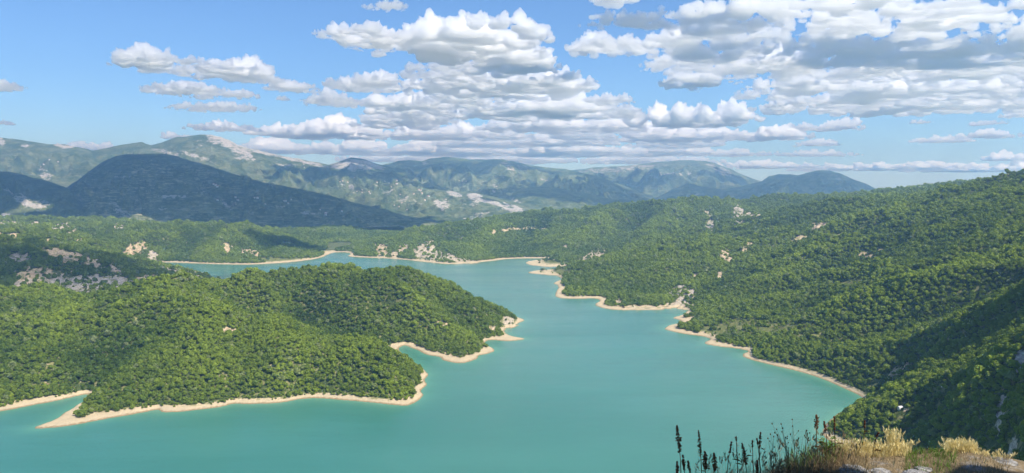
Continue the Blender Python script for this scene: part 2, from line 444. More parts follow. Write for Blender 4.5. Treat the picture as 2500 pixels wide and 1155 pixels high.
# bare ground: (u, v, half width, half height, tilt in degrees, nearest, farthest, tone 0 tan .. 1 grey)
BARE = [
    (165, 624, 55, 11, 12, 1750, 2400, .25), (225, 640, 30, 8, 25, 1750, 2400, .3), (45, 630, 26, 9, 0, 1750, 2400, .45), (90, 668, 40, 13, -12, 1650, 2300, .15), (60, 690, 42, 9, -20, 1600, 2300, .6), (150, 692, 75, 17, 8, 1600, 2300, .9),
    (240, 690, 60, 18, 0, 1600, 2300, 1), (310, 694, 60, 15, 6, 1600, 2300, .9), (378, 686, 44, 13, 4, 1600, 2400, .35), (470, 690, 70, 16, 5, 1700, 2400, .9), (440, 662, 55, 7, 14, 1800, 2500, .75), (180, 712, 60, 8, 10, 1550, 2200, .95), (280, 655, 20, 8, 20, 1750, 2400, .4), (40, 712, 40, 8, 0, 1550, 2200, .8),
    (12, 577, 34, 6, 8, 2300, 3000, .1), (60, 591, 16, 5, 10, 2300, 3000, .1), (110, 588, 14, 4, 0, 2300, 3000, .15), (140, 557, 32, 8, -22, 2800, 4400, .8), (55, 552, 22, 6, -10, 2800, 4400, .8), (20, 545, 26, 5, 0, 3300, 4600, .95), (290, 552, 13, 8, 0, 2900, 4400, .7), (170, 568, 18, 4, -10, 2800, 4400, .6), (90, 545, 16, 4, -20, 2900, 4500, .8),
    (333, 608, 32, 13, -25, 2700, 3600, .15), (312, 620, 16, 8, 0, 2600, 3600, .15), (372, 622, 12, 12, 20, 2600, 3500, .8), (250, 628, 26, 6, 18, 2500, 2900, .15), (195, 588, 10, 4, 0, 2400, 3000, .2), (556, 606, 10, 13, -25, 2700, 3500, .2), (608, 616, 22, 6, 10, 2700, 3500, .25), (350, 637, 30, 4, 0, 2600, 3200, .85),
    (932, 612, 13, 15, -30, 2850, 3500, .2), (985, 606, 13, 6, -20, 2850, 3500, .45), (1036, 612, 28, 17, -35, 2850, 3500, .7), (1075, 627, 45, 11, 12, 2800, 3400, .75), (1130, 637, 38, 6, 8, 2750, 3300, .6), (1125, 585, 5, 5, 30, 2900, 3900, .2), (1206, 567, 5, 4, 0, 2900, 3900, .1), (960, 620, 14, 6, 0, 2850, 3400, .3),
    (1446, 624, 36, 9, -20, 2500, 3200, .5), (1470, 634, 14, 12, 30, 2500, 3200, .6), (1250, 560, 24, 3, 0, 3200, 4200, .3), (1292, 558, 14, 3, 0, 3200, 4200, .35), (1330, 560, 12, 2, 0, 3200, 4200, .35), (1380, 603, 8, 3, 0, 2900, 3500, .4),
    (1730, 522, 11, 5, 25, 2900, 4300, .9), (1733, 552, 10, 16, -20, 2900, 4300, .95), (1803, 522, 14, 20, -8, 2900, 4300, .95), (1830, 524, 22, 5, -5, 2900, 4300, .8), (1998, 552, 18, 7, -12, 1900, 2900, .4), (2075, 476, 40, 4, 0, 2600, 2950, .15), (2000, 486, 36, 3, -12, 2600, 3000, .3), (1773, 627, 13, 12, 25, 1900, 2700, .3), (1758, 675, 7, 9, 20, 1700, 2400, .3),
    (1822, 602, 17, 6, -35, 1900, 2700, .3), (1690, 672, 28, 4, -6, 1800, 2400, .35), (1670, 722, 24, 24, -25, 1680, 2050, .85), (1650, 746, 26, 6, 0, 1650, 2000, .6), (1570, 750, 60, 4, 0, 1650, 2000, .45), (1510, 740, 12, 8, 0, 1650, 2000, .3), (1950, 583, 20, 5, -20, 1900, 2600, .4), (2115, 620, 14, 6, 8, 1500, 2000, .3), (2150, 612, 8, 4, 0, 1500, 2000, .3),
    (2188, 909, 14, 6, -15, 850, 1100, .2), (2213, 890, 5, 8, 20, 850, 1100, .2), (2430, 766, 7, 4, 0, 900, 1200, .4), (2440, 1010, 13, 48, 8, 450, 720, 1), (2492, 880, 12, 26, 15, 520, 820, 1), (2470, 1100, 8, 30, 10, 400, 600, .95), (2215, 1000, 14, 3, 0, 740, 900, .15),
    (1243, 788, 15, 13, 35, 1450, 1640, .7), (1082, 789, 20, 4, 8, 1300, 1500, .2), (562, 807, 16, 4, 5, 1050, 1250, .2), (118, 938, 12, 4, 0, 950, 1150, .3), (1205, 800, 8, 6, 20, 1400, 1600, .3), (665, 895, 6, 3, 0, 950, 1150, .3), (120, 890, 8, 3, 0, 950, 1200, .3),
]
MEADOW = [(1900, 802, 75, 11, -6, 1200, 1600), (1800, 792, 60, 14, -8, 1250, 1650), (1740, 815, 60, 12, -5, 1200, 1600), (1960, 820, 50, 5, 0, 1150, 1500), (2080, 690, 40, 8, -10, 1200, 1800), (1350, 664, 75, 6, 0, 2300, 2700), (1330, 644, 55, 9, 0, 2600, 3000), (2050, 478, 70, 5, 0, 2600, 3000), (1700, 850, 40, 8, 0, 1200, 1500), (705, 636, 80, 6, 0, 2700, 3100), (1480, 632, 40, 6, 0, 2500, 3000)]
def patch_mask(lst, x, y, z, tone_col=None):
    u, v = project(x, y, z)
    wob = 0.70 * noise2(x / 24, y / 24 + z / 9, 91) + 0.55 * noise2(x / 9, y / 9 + z / 4, 92)
    m = np.zeros(len(x)); tone = np.zeros(len(x))
    for p in lst:
        a = math.radians(p[4])
        du, dv = u - p[0], v - p[1]
        e1 = (du * math.cos(a) + dv * math.sin(a)) / (p[2] * 1.15)
        e2 = (-du * math.sin(a) + dv * math.cos(a)) / (p[3] * 1.25)
        q = np.sqrt(e1 * e1 + e2 * e2) + wob * 0.85
        s = (1 - smooth(0.72, 1.08, q)) * ((y > p[5]) & (y < p[6]))
        if tone_col is not None:
            tone = np.where(s > m, p[7], tone)
        m = np.maximum(m, s)
    return m, tone

def terrain_material():
    m = NT('hill_ground')
    P = m.pos()
    n1 = m.noise(P, 0.02, 5, 0.6)
    n2 = m.noise(P, 0.25, 4, 0.65)
    streak = m.noise(m.pos((0.12, 0.12, 0.9)), 1.0, 5, 0.7, 0.6)
    floor = m.mix(m.step(n2, 0.35, 0.7), (0.045, 0.066, 0.018), (0.09, 0.115, 0.032))
    meadow = m.mix(m.step(n2, 0.35, 0.65), (0.17, 0.17, 0.055), (0.09, 0.12, 0.03))
    c = m.mix(m.attr('meadow'), floor, meadow)
    tan = m.mix(m.step(streak, 0.32, 0.66), (0.26, 0.17, 0.09), (0.60, 0.46, 0.28))
    grey = m.mix(m.step(streak, 0.3, 0.7), (0.20, 0.175, 0.145), (0.60, 0.54, 0.455))
    bare = m.mix(m.attr('tone'), tan, grey)
    fac = m.step(m.math('ADD', m.attr('bare'), m.math('ADD', m.math('MULTIPLY', m.math('SUBTRACT', n2, 0.5), 1.3), m.math('MULTIPLY', m.math('SUBTRACT', n1, 0.5), 0.8))), 0.36, 0.62)
    c = m.mix(fac, c, bare)
    z = m.z()
    zz = m.math('ADD', z, m.math('MULTIPLY', m.math('SUBTRACT', n2, 0.5), 2.4))
    sand = m.mix(m.step(m.noise(P, 0.06, 5, 0.6), 0.3, 0.7), (0.53, 0.42, 0.26), (0.45, 0.37, 0.24))
    sand = m.mix(m.step(m.noise(P, 0.5, 3, 0.6), 0.55, 0.8), sand, (0.36, 0.31, 0.20))
    c = m.mix(m.step(zz, 4.6, 3.8), c, sand)
    c = m.mix(m.math('MULTIPLY', m.step(zz, 1.8, 3.2), m.step(m.noise(P, 0.09, 4, 0.6), 0.52, 0.62)), c, (0.22, 0.21, 0.09))
    c = m.mix(m.step(zz, 1.3, 0.3), c, (0.26, 0.19, 0.10))
    m.principled(c, 0.95, 0.1, m.bump(m.math('ADD', n2, m.math('MULTIPLY', streak, 0.8)), 0.6, 3.0))
    return m.mat
TERRAIN_MAT = terrain_material()

def build_terrain():
    th = np.radians(np.concatenate([np.linspace(-45, 40, 730)[:-1], np.linspace(40, 48, 40)[:-1], np.linspace(48, 80, 40)]))
    r = np.concatenate([np.geomspace(22, 420, 46)[:-1], np.geomspace(420, 2600, 410)[:-1], np.geomspace(2600, 5600, 120)])
    T, R = np.meshgrid(th, r)
    x, y = (R * np.sin(T)).ravel(), (R * np.cos(T)).ravel()
    sd = shore_distance(x, y)
    z = terrain_height(x, y, sd)
    edge = np.clip((R.ravel() - 5000) / 600, 0, 1)
    z = z * (1 - edge) - 19 * edge
    bare, tone = patch_mask(BARE, x, y, z, True)
    mead, _ = patch_mask(MEADOW, x, y, z)
    # broken rock relief where the ground is bare
    z = z + bare * np.clip(y / 1500, 0.4, 2) * (7.5 * ridged2(x / 30, y / 30, 4, 77) - 3.0)
    nr, nt = len(r), len(th)
    i = np.arange(nr * nt).reshape(nr, nt)
    faces = np.stack([i[:-1, :-1], i[:-1, 1:], i[1:, 1:], i[1:, :-1]], -1).reshape(-1, 4)
    cx, cyy, cr, cs = x[faces].mean(1), y[faces].mean(1), R.ravel()[faces].mean(1), sd[faces].max(1)
    cu = U0 + F * cx / cyy
    keep = cs > -45
    reg = np.full(len(faces), 'hillside', dtype=object)
    left = (cx < 0.10 * cyy) & (cu < 1330)
    reg[left & (cyy < 1760)] = 'peninsula'
    reg[(cu < 620) & (cyy >= 1600 + 0.0 * cx) & (cx < -560)] = 'bluff'
    reg[(cu < 820) & (cyy >= 2460)] = 'hills'
    reg[(cu >= 820) & (cyy > 2640 + np.clip((cu - 1500), 0, 500) * 1.3)] = 'wooded_hills'
    reg[(cr < 470) & (cx < 330)] = 'mountainside'
    V = np.c_[x, y, z]
    for name in ('peninsula', 'bluff', 'hills', 'wooded_hills', 'hillside', 'mountainside'):
        f = faces[keep & (reg == name)]
        used, inv = np.unique(f, return_inverse=True)
        me = mesh_from(name, V[used], inv.reshape(f.shape))
        attr(me, 'bare', bare[used]); attr(me, 'tone', tone[used]); attr(me, 'meadow', mead[used])
        link(name, me, TERRAIN_MAT, kind='structure')
build_terrain()

def water_material():
    m = NT('lake_water')
    P = m.pos()
    deep, shallow = (0.036, 0.160, 0.122), (0.10, 0.28, 0.18)
    n = m.noise(m.pos((0.0022, 0.006, 1)), 1.0, 4, 0.6, 0.4)
    c = m.mix(m.step(n, 0.3, 0.75), deep, (0.050, 0.188, 0.147))
    c = m.mix(m.attr('shallow'), c, shallow)
    w1 = m.noise(m.pos((0.35, 0.7, 1)), 1.0, 3, 0.6)
    w2 = m.noise(m.pos((0.02, 0.05, 1)), 1.0, 3, 0.6)
    p = m.principled(c, m.math('ADD', 0.10, m.math('MULTIPLY', m.step(m.noise(m.pos((0.0012, 0.012, 1)), 1.0, 5, 0.65, 0.5), 0.4, 0.7), 0.14)), 0.5, m.bump(m.math('ADD', m.math('MULTIPLY', w1, 0.7), w2), 0.5, 0.7))
    p.inputs['IOR'].default_value = 1.33
    return m.mat
def build_water():
    th = np.radians(np.linspace(-44, 34, 420))
    r = np.geomspace(330, 3700, 330)
    T, R = np.meshgrid(th, r)
    x, y = (R * np.sin(T)).ravel(), (R * np.cos(T)).ravel()
    sd = shore_distance(x, y)
    nr, nt = len(r), len(th)
    i = np.arange(nr * nt).reshape(nr, nt)
    f = np.stack([i[:-1, :-1], i[:-1, 1:], i[1:, 1:], i[1:, :-1]], -1).reshape(-1, 4)
    f = f[sd[f].min(1) < 30]
    used, inv = np.unique(f, return_inverse=True)
    me = mesh_from('lake', np.c_[x, y, np.zeros(len(x))][used], inv.reshape(f.shape))
    w = 10 * noise2(x / 40, y / 40, 7)
    attr(me, 'shallow', (np.exp(np.minimum(sd + w * 0.3, 0) / 14.0) * 0.75)[used])
    link('lake', me, water_material(), kind='structure')
build_water()

def build_ground():
    m = NT('valley_floor')
    n = m.noise(m.pos(), 0.004, 6, 0.6)
    m.principled(m.mix(m.step(n, 0.35, 0.65), (0.035, 0.055, 0.02), (0.09, 0.12, 0.04)), 0.95, 0.1)
    s = 14000
    g = np.linspace(-s, s, 29); h = np.linspace(-600, 17000, 19)
    X, Y = np.meshgrid(g, h)
    i = np.arange(X.size).reshape(X.shape)
    f = np.stack([i[:-1, :-1], i[:-1, 1:], i[1:, 1:], i[1:, :-1]], -1).reshape(-1, 4)
    link('ground', mesh_from('ground', np.c_[X.ravel(), Y.ravel(), np.full(X.size, -18.0)], f), m.mat, kind='structure')
build_ground()
# ------------------------------------------------------------------ far ranges
def mountain_material(name, forest, meadow, rock, fl=0.0, scale=1.0):
    m = NT(name)
    P = m.pos()
    n1 = m.noise(P, 0.0016 * scale, 7, 0.62, 0.3)
    n2 = m.noise(P, 0.009 * scale, 6, 0.65)
    n3 = m.noise(m.pos((0.004, 0.004, 0.03)), 1.6, 6, 0.7, 0.8)
    fine = m.noise(P, 0.05, 4, 0.7)
    c = m.mix(m.step(n2, 0.42, 0.62), forest, tuple(0.5 * (a + b) for a, b in zip(forest, meadow)))
    fields = m.step(m.math('ADD', m.math('MULTIPLY', n3, 0.6), m.math('MULTIPLY', n1, 0.5)), 0.56, 0.68)
    c = m.mix(m.math('MULTIPLY', fields, m.attr('field')), c, meadow)
    c = m.mix(m.math('MULTIPLY', m.step(fine, 0.45, 0.75), 0.5), c, tuple(0.55 * a for a in forest))
    flecks = m.noise(m.pos((0.010, 0.010, 0.06)), 1.0, 5, 0.75, 0.4)
    c = m.mix(m.math('MULTIPLY', m.step(flecks, 0.58 - fl, 0.68 - fl), m.math('MULTIPLY', m.attr('field'), 0.85)), c, (0.40, 0.36, 0.25))
    fl2 = m.noise(m.pos((0.035, 0.035, 0.16)), 1.0, 4, 0.7, 0.3)
    c = m.mix(m.math('MULTIPLY', m.step(fl2, 0.56 - fl * 0.5, 0.66 - fl * 0.5), m.math('MULTIPLY', m.attr('field'), 0.8)), c, (0.34, 0.31, 0.21))
    c = m.mix(m.math('MULTIPLY', m.step(fl2, 0.42, 0.34), 0.7), c, tuple(0.5 * a for a in forest))
    rk = m.math('ADD', m.math('ADD', m.attr('rock'), m.math('MULTIPLY', m.math('SUBTRACT', fl2, 0.5), 1.4)), m.math('ADD', m.math('MULTIPLY', m.math('SUBTRACT', n2, 0.5), 1.9), m.math('MULTIPLY', m.math('SUBTRACT', n3, 0.5), 1.3)))
    rc = m.mix(m.step(fine, 0.3, 0.7), tuple(0.7 * a for a in rock), rock)
    c = m.mix(m.step(rk, 0.52, 0.72), c, rc)
    m.principled(c, 0.95, 0.05, m.bump(m.math('ADD', m.math('MULTIPLY', n2, 1.0), m.math('MULTIPLY', fine, 0.3)), 0.9, 30.0))
    return m.mat

def interp_ridge(pts, us):
    p = np.array(pts, float)
    return np.interp(us, p[:, 0], p[:, 1]), np.interp(us, p[:, 0], p[:, 2])

def range_mesh(name, ridge, foot, nu, nt, amp, L, seed, mat, power=1.15, rock=(), field=0.6, crest_rock=0.0, crest_amp=6.0, base_rock=0.0, back=0.25):
    """a range from its crest line (u, v, metres ahead) down to its foot line (u, metres ahead, height)"""
    us = np.linspace(ridge[0][0], ridge[-1][0], nu)
    rv, rY = interp_ridge(ridge, us)
    fY, fz = interp_ridge(foot, us)
    _, _, rz = place(us, rv, rY)
    t = np.concatenate([-np.linspace(back, 0, max(5, nt // 7), endpoint=False), np.linspace(0, 1, nt)])
    TT, UU = np.meshgrid(t, us, indexing='ij')
    Yg = rY + (fY - rY) * TT
    X = (UU - U0) / F * Yg
    prof = np.where(TT >= 0, (1 - np.clip(TT, 0, 1)) ** power, 1 - np.abs(TT) * 1.6)
    Z = fz + (rz - fz) * prof
    x, y = X.ravel(), Yg.ravel()
    tt = TT.ravel()
    wx = x + 0.25 * L * noise2(x / L, y / L, seed + 1); wy = y + 0.25 * L * noise2(x / L, y / L, seed + 2)
    env = smooth(0.02, 0.5, np.abs(tt)) * np.clip((1.08 - tt) * 3, 0, 1)
    env = np.where(tt < 0, 0.06, env)
    rel = ridged2(wx / L, wy / L, 6, seed, 0.5) - 0.42
    rel = rel + 0.45 * (ridged2(wx / (L * 0.27) + 3, wy / (L * 0.27), 4, seed + 40) - 0.42)
    z = Z.ravel() + 1.45 * amp * np.clip(np.broadcast_to(rz - fz, TT.shape).ravel() / 330.0, 0.12, 1) * rel * env * 1.9 + crest_amp * fbm2(x / (L * 0.22), y / (L * 0.22), 4, seed + 9) * (1 - 0.3 * env)
    z = np.maximum(z, -19.3)
    nr, nc = TT.shape
    i = np.arange(nr * nc).reshape(nr, nc)
    f = np.stack([i[:-1, :-1], i[1:, :-1], i[1:, 1:], i[:-1, 1:]], -1).reshape(-1, 4)
    me = mesh_from(name, np.c_[x, y, z], f)
    u, v = project(x, y, z)
    wob = 0.5 * noise2(x / 160, y / 160, seed + 3) + 0.4 * noise2(x / 50, y / 50 + z / 30, seed + 4)
    R = np.full(len(x), base_rock) + crest_rock * np.exp(-np.abs(tt) * 9) + 0.10 * (rel - 0.1)
    for (pu, pv, a, b, ang, s) in rock:
        an = math.radians(ang)
        e1 = ((u - pu) * math.cos(an) + (v - pv) * math.sin(an)) / a
        e2 = (-(u - pu) * math.sin(an) + (v - pv) * math.cos(an)) / b
        R = np.maximum(R, s * (1 - smooth(0.6, 1.25, np.sqrt(e1 * e1 + e2 * e2) + wob * 0.6)))
    attr(me, 'rock', R)
    attr(me, 'field', np.clip(field * (0.6 + 0.8 * fbm2(x / 1500, y / 1500, 3, seed + 20)) * smooth(-0.1, 0.35, tt), 0, 1))
    return link(name, me, mat, kind='structure')

FOREST, FIELD, ROCK = (0.046, 0.076, 0.028), (0.21, 0.22, 0.11), (0.43, 0.40, 0.36)
MT = mountain_material('far_slope', FOREST, FIELD, ROCK)
MT_TERRACED = mountain_material('terraced_slope', FOREST, FIELD, ROCK, 0.06)
def build_ranges():
    # dark broad mountain under the cloud and the slope left of it
    range_mesh('mountain', [(60, 500, 6200), (110, 480, 6150), (165, 457, 6100), (190, 442, 6080), (230, 412, 6050), (262, 392, 6020), (290, 380, 6000), (320, 376, 6000), (350, 375, 6000), (400, 374, 5980), (425, 379, 5950), (450, 387, 5930), (490, 397, 5900), (520, 407, 5870), (560, 420, 5800), (590, 431, 5750), (620, 438, 5700), (650, 446, 5650), (700, 455, 5600), (740, 463, 5550), (800, 476, 5450), (850, 490, 5350), (900, 503, 5250), (950, 516, 5150), (1000, 528, 5050), (1060, 541, 4950), (1100, 551, 4900), (1130, 560, 4900)],
               [(60, 4300, 40), (300, 4350, 55), (700, 4450, 45), (900, 4400, 40), (1130, 4650, 30)], 620, 150, 95, 520, 210, MT_TERRACED, 1.05,
               rock=[(425, 480, 34, 5, 0, .95), (400, 510, 22, 5, 0, .75), (270, 490, 25, 10, 25, .66), (300, 520, 30, 14, 30, .7), (560, 500, 24, 14, 20, .64), (300, 432, 26, 5, 0, .7), (620, 520, 20, 7, 0, .66), (680, 505, 26, 5, 0, .62), (760, 520, 30, 5, 0, .62), (500, 470, 40, 4, 0, .6), (350, 465, 30, 3, 0, .6), (470, 530, 26, 5, 0, .62)], field=1.0, crest_amp=7)
    range_mesh('mountain', [(-500, 380, 5600), (-300, 395, 5600), (-100, 405, 5600), (0, 417, 5600), (40, 422, 5580), (80, 432, 5550), (120, 442, 5500), (160, 456, 5450), (200, 480, 5350), (240, 510, 5200), (270, 535, 5100)],
               [(-500, 4400, 80), (0, 4350, 70), (270, 4400, 40)], 300, 100, 60, 500, 220, MT, 1.0,
               rock=[(60, 490, 50, 14, 30, .62), (110, 500, 30, 9, 10, .6), (20, 535, 30, 16, 20, .9), (60, 545, 24, 6, -10, .6), (20, 470, 22, 10, 30, .55)], field=0.3, crest_amp=7)
    # long lit range with the pale peak
    range_mesh('mountain', [(-500, 340, 9000), (-250, 315, 8900), (-80, 326, 8800), (0, 334, 8700), (60, 342, 8700), (120, 351, 8700), (160, 352, 8700), (190, 358, 8700), (232, 368, 8700), (260, 362, 8700), (290, 357, 8700), (325, 350, 8700), (352, 347, 8650), (375, 354, 8600), (400, 348, 8600), (420, 340, 8600), (440, 335, 8600), (470, 332, 8600), (495, 329, 8600), (520, 330, 8600), (545, 334, 8600), (565, 341, 8600), (590, 356, 8600), (610, 362, 8650), (650, 370, 8700), (700, 381, 8800), (740, 389, 8850), (780, 397, 8900), (805, 402, 8900), (830, 393, 8850), (860, 384, 8800), (890, 390, 8800), (910, 396, 8850), (950, 407, 8900), (990, 420, 8900), (1040, 440, 8800), (1100, 465, 8600)],
               [(-500, 6600, 150), (200, 6700, 200), (600, 6500, 120), (1100, 6300, 60)], 900, 180, 95, 900, 330, MT, 1.25,
               rock=[(545, 345, 50, 17, 18, .85), (590, 370, 36, 18, 40, .8), (490, 350, 10, 16, -10, .5), (700, 384, 120, 7, 13, .75), (880, 402, 60, 14, 6, .85), (840, 405, 40, 12, 10, .7), (150, 356, 30, 6, 10, .7), (60, 355, 12, 8, 0, .6), (410, 372, 50, 6, 12, .62), (480, 382, 60, 5, 18, .62), (0, 345, 14, 12, 40, .6), (110, 425, 18, 14, 40, .7), (690, 400, 40, 6, 10, .5)], field=1.0, crest_rock=0.12, crest_amp=14)
    # middle of the far range and the rolling villages below it
    range_mesh('mountain', [(820, 440, 10800), (900, 408, 10800), (950, 399, 10700), (975, 393, 10600), (1000, 391, 10600), (1030, 393, 10600), (1055, 386, 10700), (1090, 383, 10700), (1120, 385, 10700), (1150, 389, 10700), (1190, 389, 10700), (1230, 389, 10700), (1260, 395, 10700), (1290, 403, 10700), (1330, 408, 10800), (1380, 413, 10800), (1430, 424, 10800), (1480, 438, 10700), (1540, 460, 10500), (1620, 490, 10200)],
               [(820, 7000, 100), (1200, 7000, 90), (1620, 7400, 40)], 620, 170, 100, 1000, 210, MT, 1.3,
               rock=[(1240, 410, 30, 12, 30, .55), (1280, 410, 20, 6, 15, .5), (1330, 440, 12, 5, 10, .6), (1210, 460, 12, 16, 30, .5), (1040, 400, 14, 8, 40, .45)], field=0.95, crest_amp=12)
    range_mesh('mountain', [(640, 470, 7800), (740, 455, 7900), (820, 442, 8000), (900, 440, 8000), (980, 447, 7900), (1040, 452, 7800), (1100, 466, 7500), (1160, 470, 7300), (1220, 484, 7100), (1290, 497, 6900), (1340, 518, 6600), (1420, 545, 6300)],
               [(640, 5700, 40), (900, 5300, 40), (1200, 5200, 40), (1420, 5300, 30)], 560, 150, 62, 620, 190, MT, 1.0,
               rock=[(1158, 478, 20, 7, 5, 1.1), (1110, 474, 22, 7, 15, .8), (1080, 500, 22, 14, 20, .75), (1190, 492, 50, 6, 12, .85), (1250, 508, 34, 10, 15, .8), (1150, 498, 40, 7, -15, .62), (1160, 528, 46, 6, -18, .62), (960, 475, 50, 12, 25, .5), (850, 455, 22, 10, 30, .7), (1100, 545, 16, 6, 0, .8), (950, 440, 22, 3, 0, .6), (880, 470, 20, 6, 0, .5), (1010, 490, 30, 6, 25, .5)], field=1.0, crest_amp=10)
    # badland knobs and low shaded ridges at the foot of the range
    range_mesh('mountain', [(860, 575, 5600), (920, 560, 5600), (980, 553, 5600), (1040, 552, 5600), (1090, 547, 5600), (1130, 548, 5600), (1180, 538, 5700), (1230, 530, 5800), (1280, 528, 5900), (1350, 530, 6000), (1450, 545, 6000)],
               [(860, 4700, 30), (1450, 5000, 30)], 260, 60, 26, 360, 150, MT, 1.0, rock=[(920, 556, 34, 5, 0, .7), (985, 553, 20, 5, 0, .7), (1090, 545, 14, 8, 0, .95), (1130, 545, 10, 5, 0, .6)], field=0.6, crest_amp=6)
    range_mesh('mountain', [(1190, 505, 7600), (1230, 484, 7700), (1260, 464, 7800), (1290, 457, 7800), (1340, 456, 7800), (1380, 462, 7800), (1430, 472, 7800), (1480, 482, 7800), (1560, 497, 7800), (1640, 510, 7800)],
               [(1190, 6400, 60), (1640, 6400, 50)], 260, 80, 40, 700, 190, MT, 0.95, rock=[(1258, 494, 14, 12, 40, .6)], field=0.25, crest_amp=8)
    # dark wooded shoulder behind it
    range_mesh('mountain', [(1290, 440, 9600), (1340, 428, 9700), (1390, 416, 9700), (1430, 424, 9600), (1480, 436, 9500), (1520, 458, 9300), (1570, 486, 9000), (1640, 505, 8800)],
               [(1290, 8000, 90), (1640, 7900, 40)], 220, 70, 50, 800, 200, MT, 1.0, rock=[(1320, 432, 14, 5, 0, .55)], field=0.3, crest_amp=8)
    # long far massif
    range_mesh('mountain', [(1330, 424, 13200), (1390, 416, 13200), (1430, 411, 13200), (1480, 407, 13200), (1530, 405, 13200), (1570, 400, 13200), (1610, 395, 13200), (1650, 392, 13200), (1690, 391, 13200), (1720, 393, 13200), (1740, 398, 13200), (1770, 408, 13200), (1800, 421, 13200), (1830, 434, 13200), (1870, 448, 13200), (1920, 466, 13200)],
               [(1330, 9800, 100), (1920, 10200, 60)], 480, 140, 120, 1400, 230, MT, 1.2, rock=[(1520, 412, 130, 9, -4, .58), (1760, 415, 40, 12, 25, .62), (1640, 425, 60, 8, 0, .52)], field=0.8, crest_rock=0.25, crest_amp=16)
    # blue wooded mountain on its right and the small far cone
    range_mesh('mountain', [(1540, 500, 10400), (1600, 484, 10300), (1640, 463, 10200), (1680, 446, 10200), (1710, 455, 10100), (1760, 462, 10000), (1800, 455, 10000), (1840, 447, 10000), (1858, 442, 10000), (1875, 430, 10000), (1900, 425, 10000), (1930, 426, 10000), (1945, 428, 10000), (1970, 421, 10000), (2000, 415, 10000), (2020, 416, 10000), (2050, 424, 10000), (2080, 437, 10000), (2110, 448, 10000), (2140, 462, 10000), (2165, 471, 10000), (2200, 480, 9900), (2260, 495, 9700)],
               [(1540, 7600, 40), (1900, 7600, 30), (2260, 8000, 40)], 520, 140, 60, 800, 210, MT, 1.05, rock=[(1930, 485, 22, 10, -40, .6), (1690, 480, 20, 6, -20, .55), (2040, 432, 16, 6, 25, .45), (1590, 492, 8, 8, 0, .8)], field=0.25, crest_amp=10)
    range_mesh('mountain', [(2120, 482, 14800), (2170, 470, 14800), (2200, 463, 14800), (2230, 457, 14800), (2250, 456, 14800), (2270, 460, 14800), (2300, 472, 14800), (2380, 490, 14800)],
               [(2120, 12500, 100), (2380, 12500, 100)], 140, 50, 30, 800, 260, MT, 1.0, field=0.2, crest_amp=8)
build_ranges()
# ------------------------------------------------------------------ small buildings and clearings
def ground_hit(u, v, y0=450.0, y1=5000.0):
    """where the sight line through (u, v) meets the wooded ground"""
    Y = np.geomspace(y0, y1, 1500)
    x, y, z = place(np.full(len(Y), float(u)), np.full(len(Y), float(v)), Y)
    h = terrain_height(x, y)
    k = np.argmax(h >= z)
    return float(x[k]), float(y[k]), float(h[k])
HUT = ground_hit(2197, 1001, 500)
CLEAR = [(HUT[0], HUT[1], 6.5), (HUT[0] - 0.24 * 9, HUT[1] - 9, 7.0), (HUT[0] - 0.24 * 18, HUT[1] - 18, 5.5)]

def plain(name, col, rough=0.8, var=0.15, scale=1.0, spec=0.2):
    m = NT(name)
    n = m.noise(m.pos(), scale, 4, 0.6)
    m.principled(m.mix(n, tuple(c * (1 - var) for c in col), tuple(min(1, c * (1 + var)) for c in col)), rough, spec, m.bump(n, 0.2, 0.05))
    return m.mat
WALL, ROOF_RED, ROOF_PALE, DARK = plain('limewash', (0.72, 0.69, 0.62)), plain('roof_tile', (0.36, 0.15, 0.09)), plain('pale_sheet', (0.78, 0.77, 0.74)), plain('shadowed_opening', (0.05, 0.05, 0.05))
def box_vf(x0, x1, y0, y1, z0, z1):
    v = [(x, y, z) for z in (z0, z1) for y in (y0, y1) for x in (x0, x1)]
    f = [(0, 2, 3, 1), (4, 5, 7, 6), (0, 1, 5, 4), (1, 3, 7, 5), (3, 2, 6, 7), (2, 0, 4, 6)]
    return v, f
def boxes_mesh(name, bs):
    V, Fc = [], []
    for b in bs:
        v, f = box_vf(*b)
        Fc += [tuple(i + len(V) for i in q) for q in f]
        V += v
    return mesh_from(name, V, Fc, False)
def gable(name, w, d, z, rise, over):
    a, b = w / 2 + over, d / 2 + over
    v = [(-a, -b, z), (a, -b, z), (a, b, z), (-a, b, z), (-a, 0, z + rise), (a, 0, z + rise), (-a, -b, z + .25), (a, -b, z + .25), (a, b, z + .25), (-a, b, z + .25), (-a, 0, z + rise + .25), (a, 0, z + rise + .25)]
    me = bpy.data.meshes.new(name)
    me.from_pydata(v, [], [(6, 7, 11, 10), (8, 9, 10, 11), (0, 4, 5, 1), (2, 5, 4, 3), (0, 1, 7, 6), (2, 3, 9, 8), (0, 6, 10, 4), (4, 10, 9, 3), (1, 5, 11, 7), (5, 2, 8, 11)])
    return me
def build_hut():
    h = tag(empty('hut', HUT, 0.35), 'small white roofed hut in a clearing of the near wood above the cove', 'hut')
    link('wall', boxes_mesh('wall', [(-2.4, 2.4, -1.7, 1.7, -1.2, 2.3)]), WALL, h)
    link('roof', gable('roof', 4.8, 3.4, 2.302, 1.0, 0.35), ROOF_PALE, h)
    link('door', boxes_mesh('door', [(-0.45, 0.45, -1.76, -1.68, 0, 1.95)]), DARK, h)
    link('window', boxes_mesh('window', [(1.1, 1.9, -1.75, -1.68, 0.9, 1.7)]), DARK, h)
build_hut()

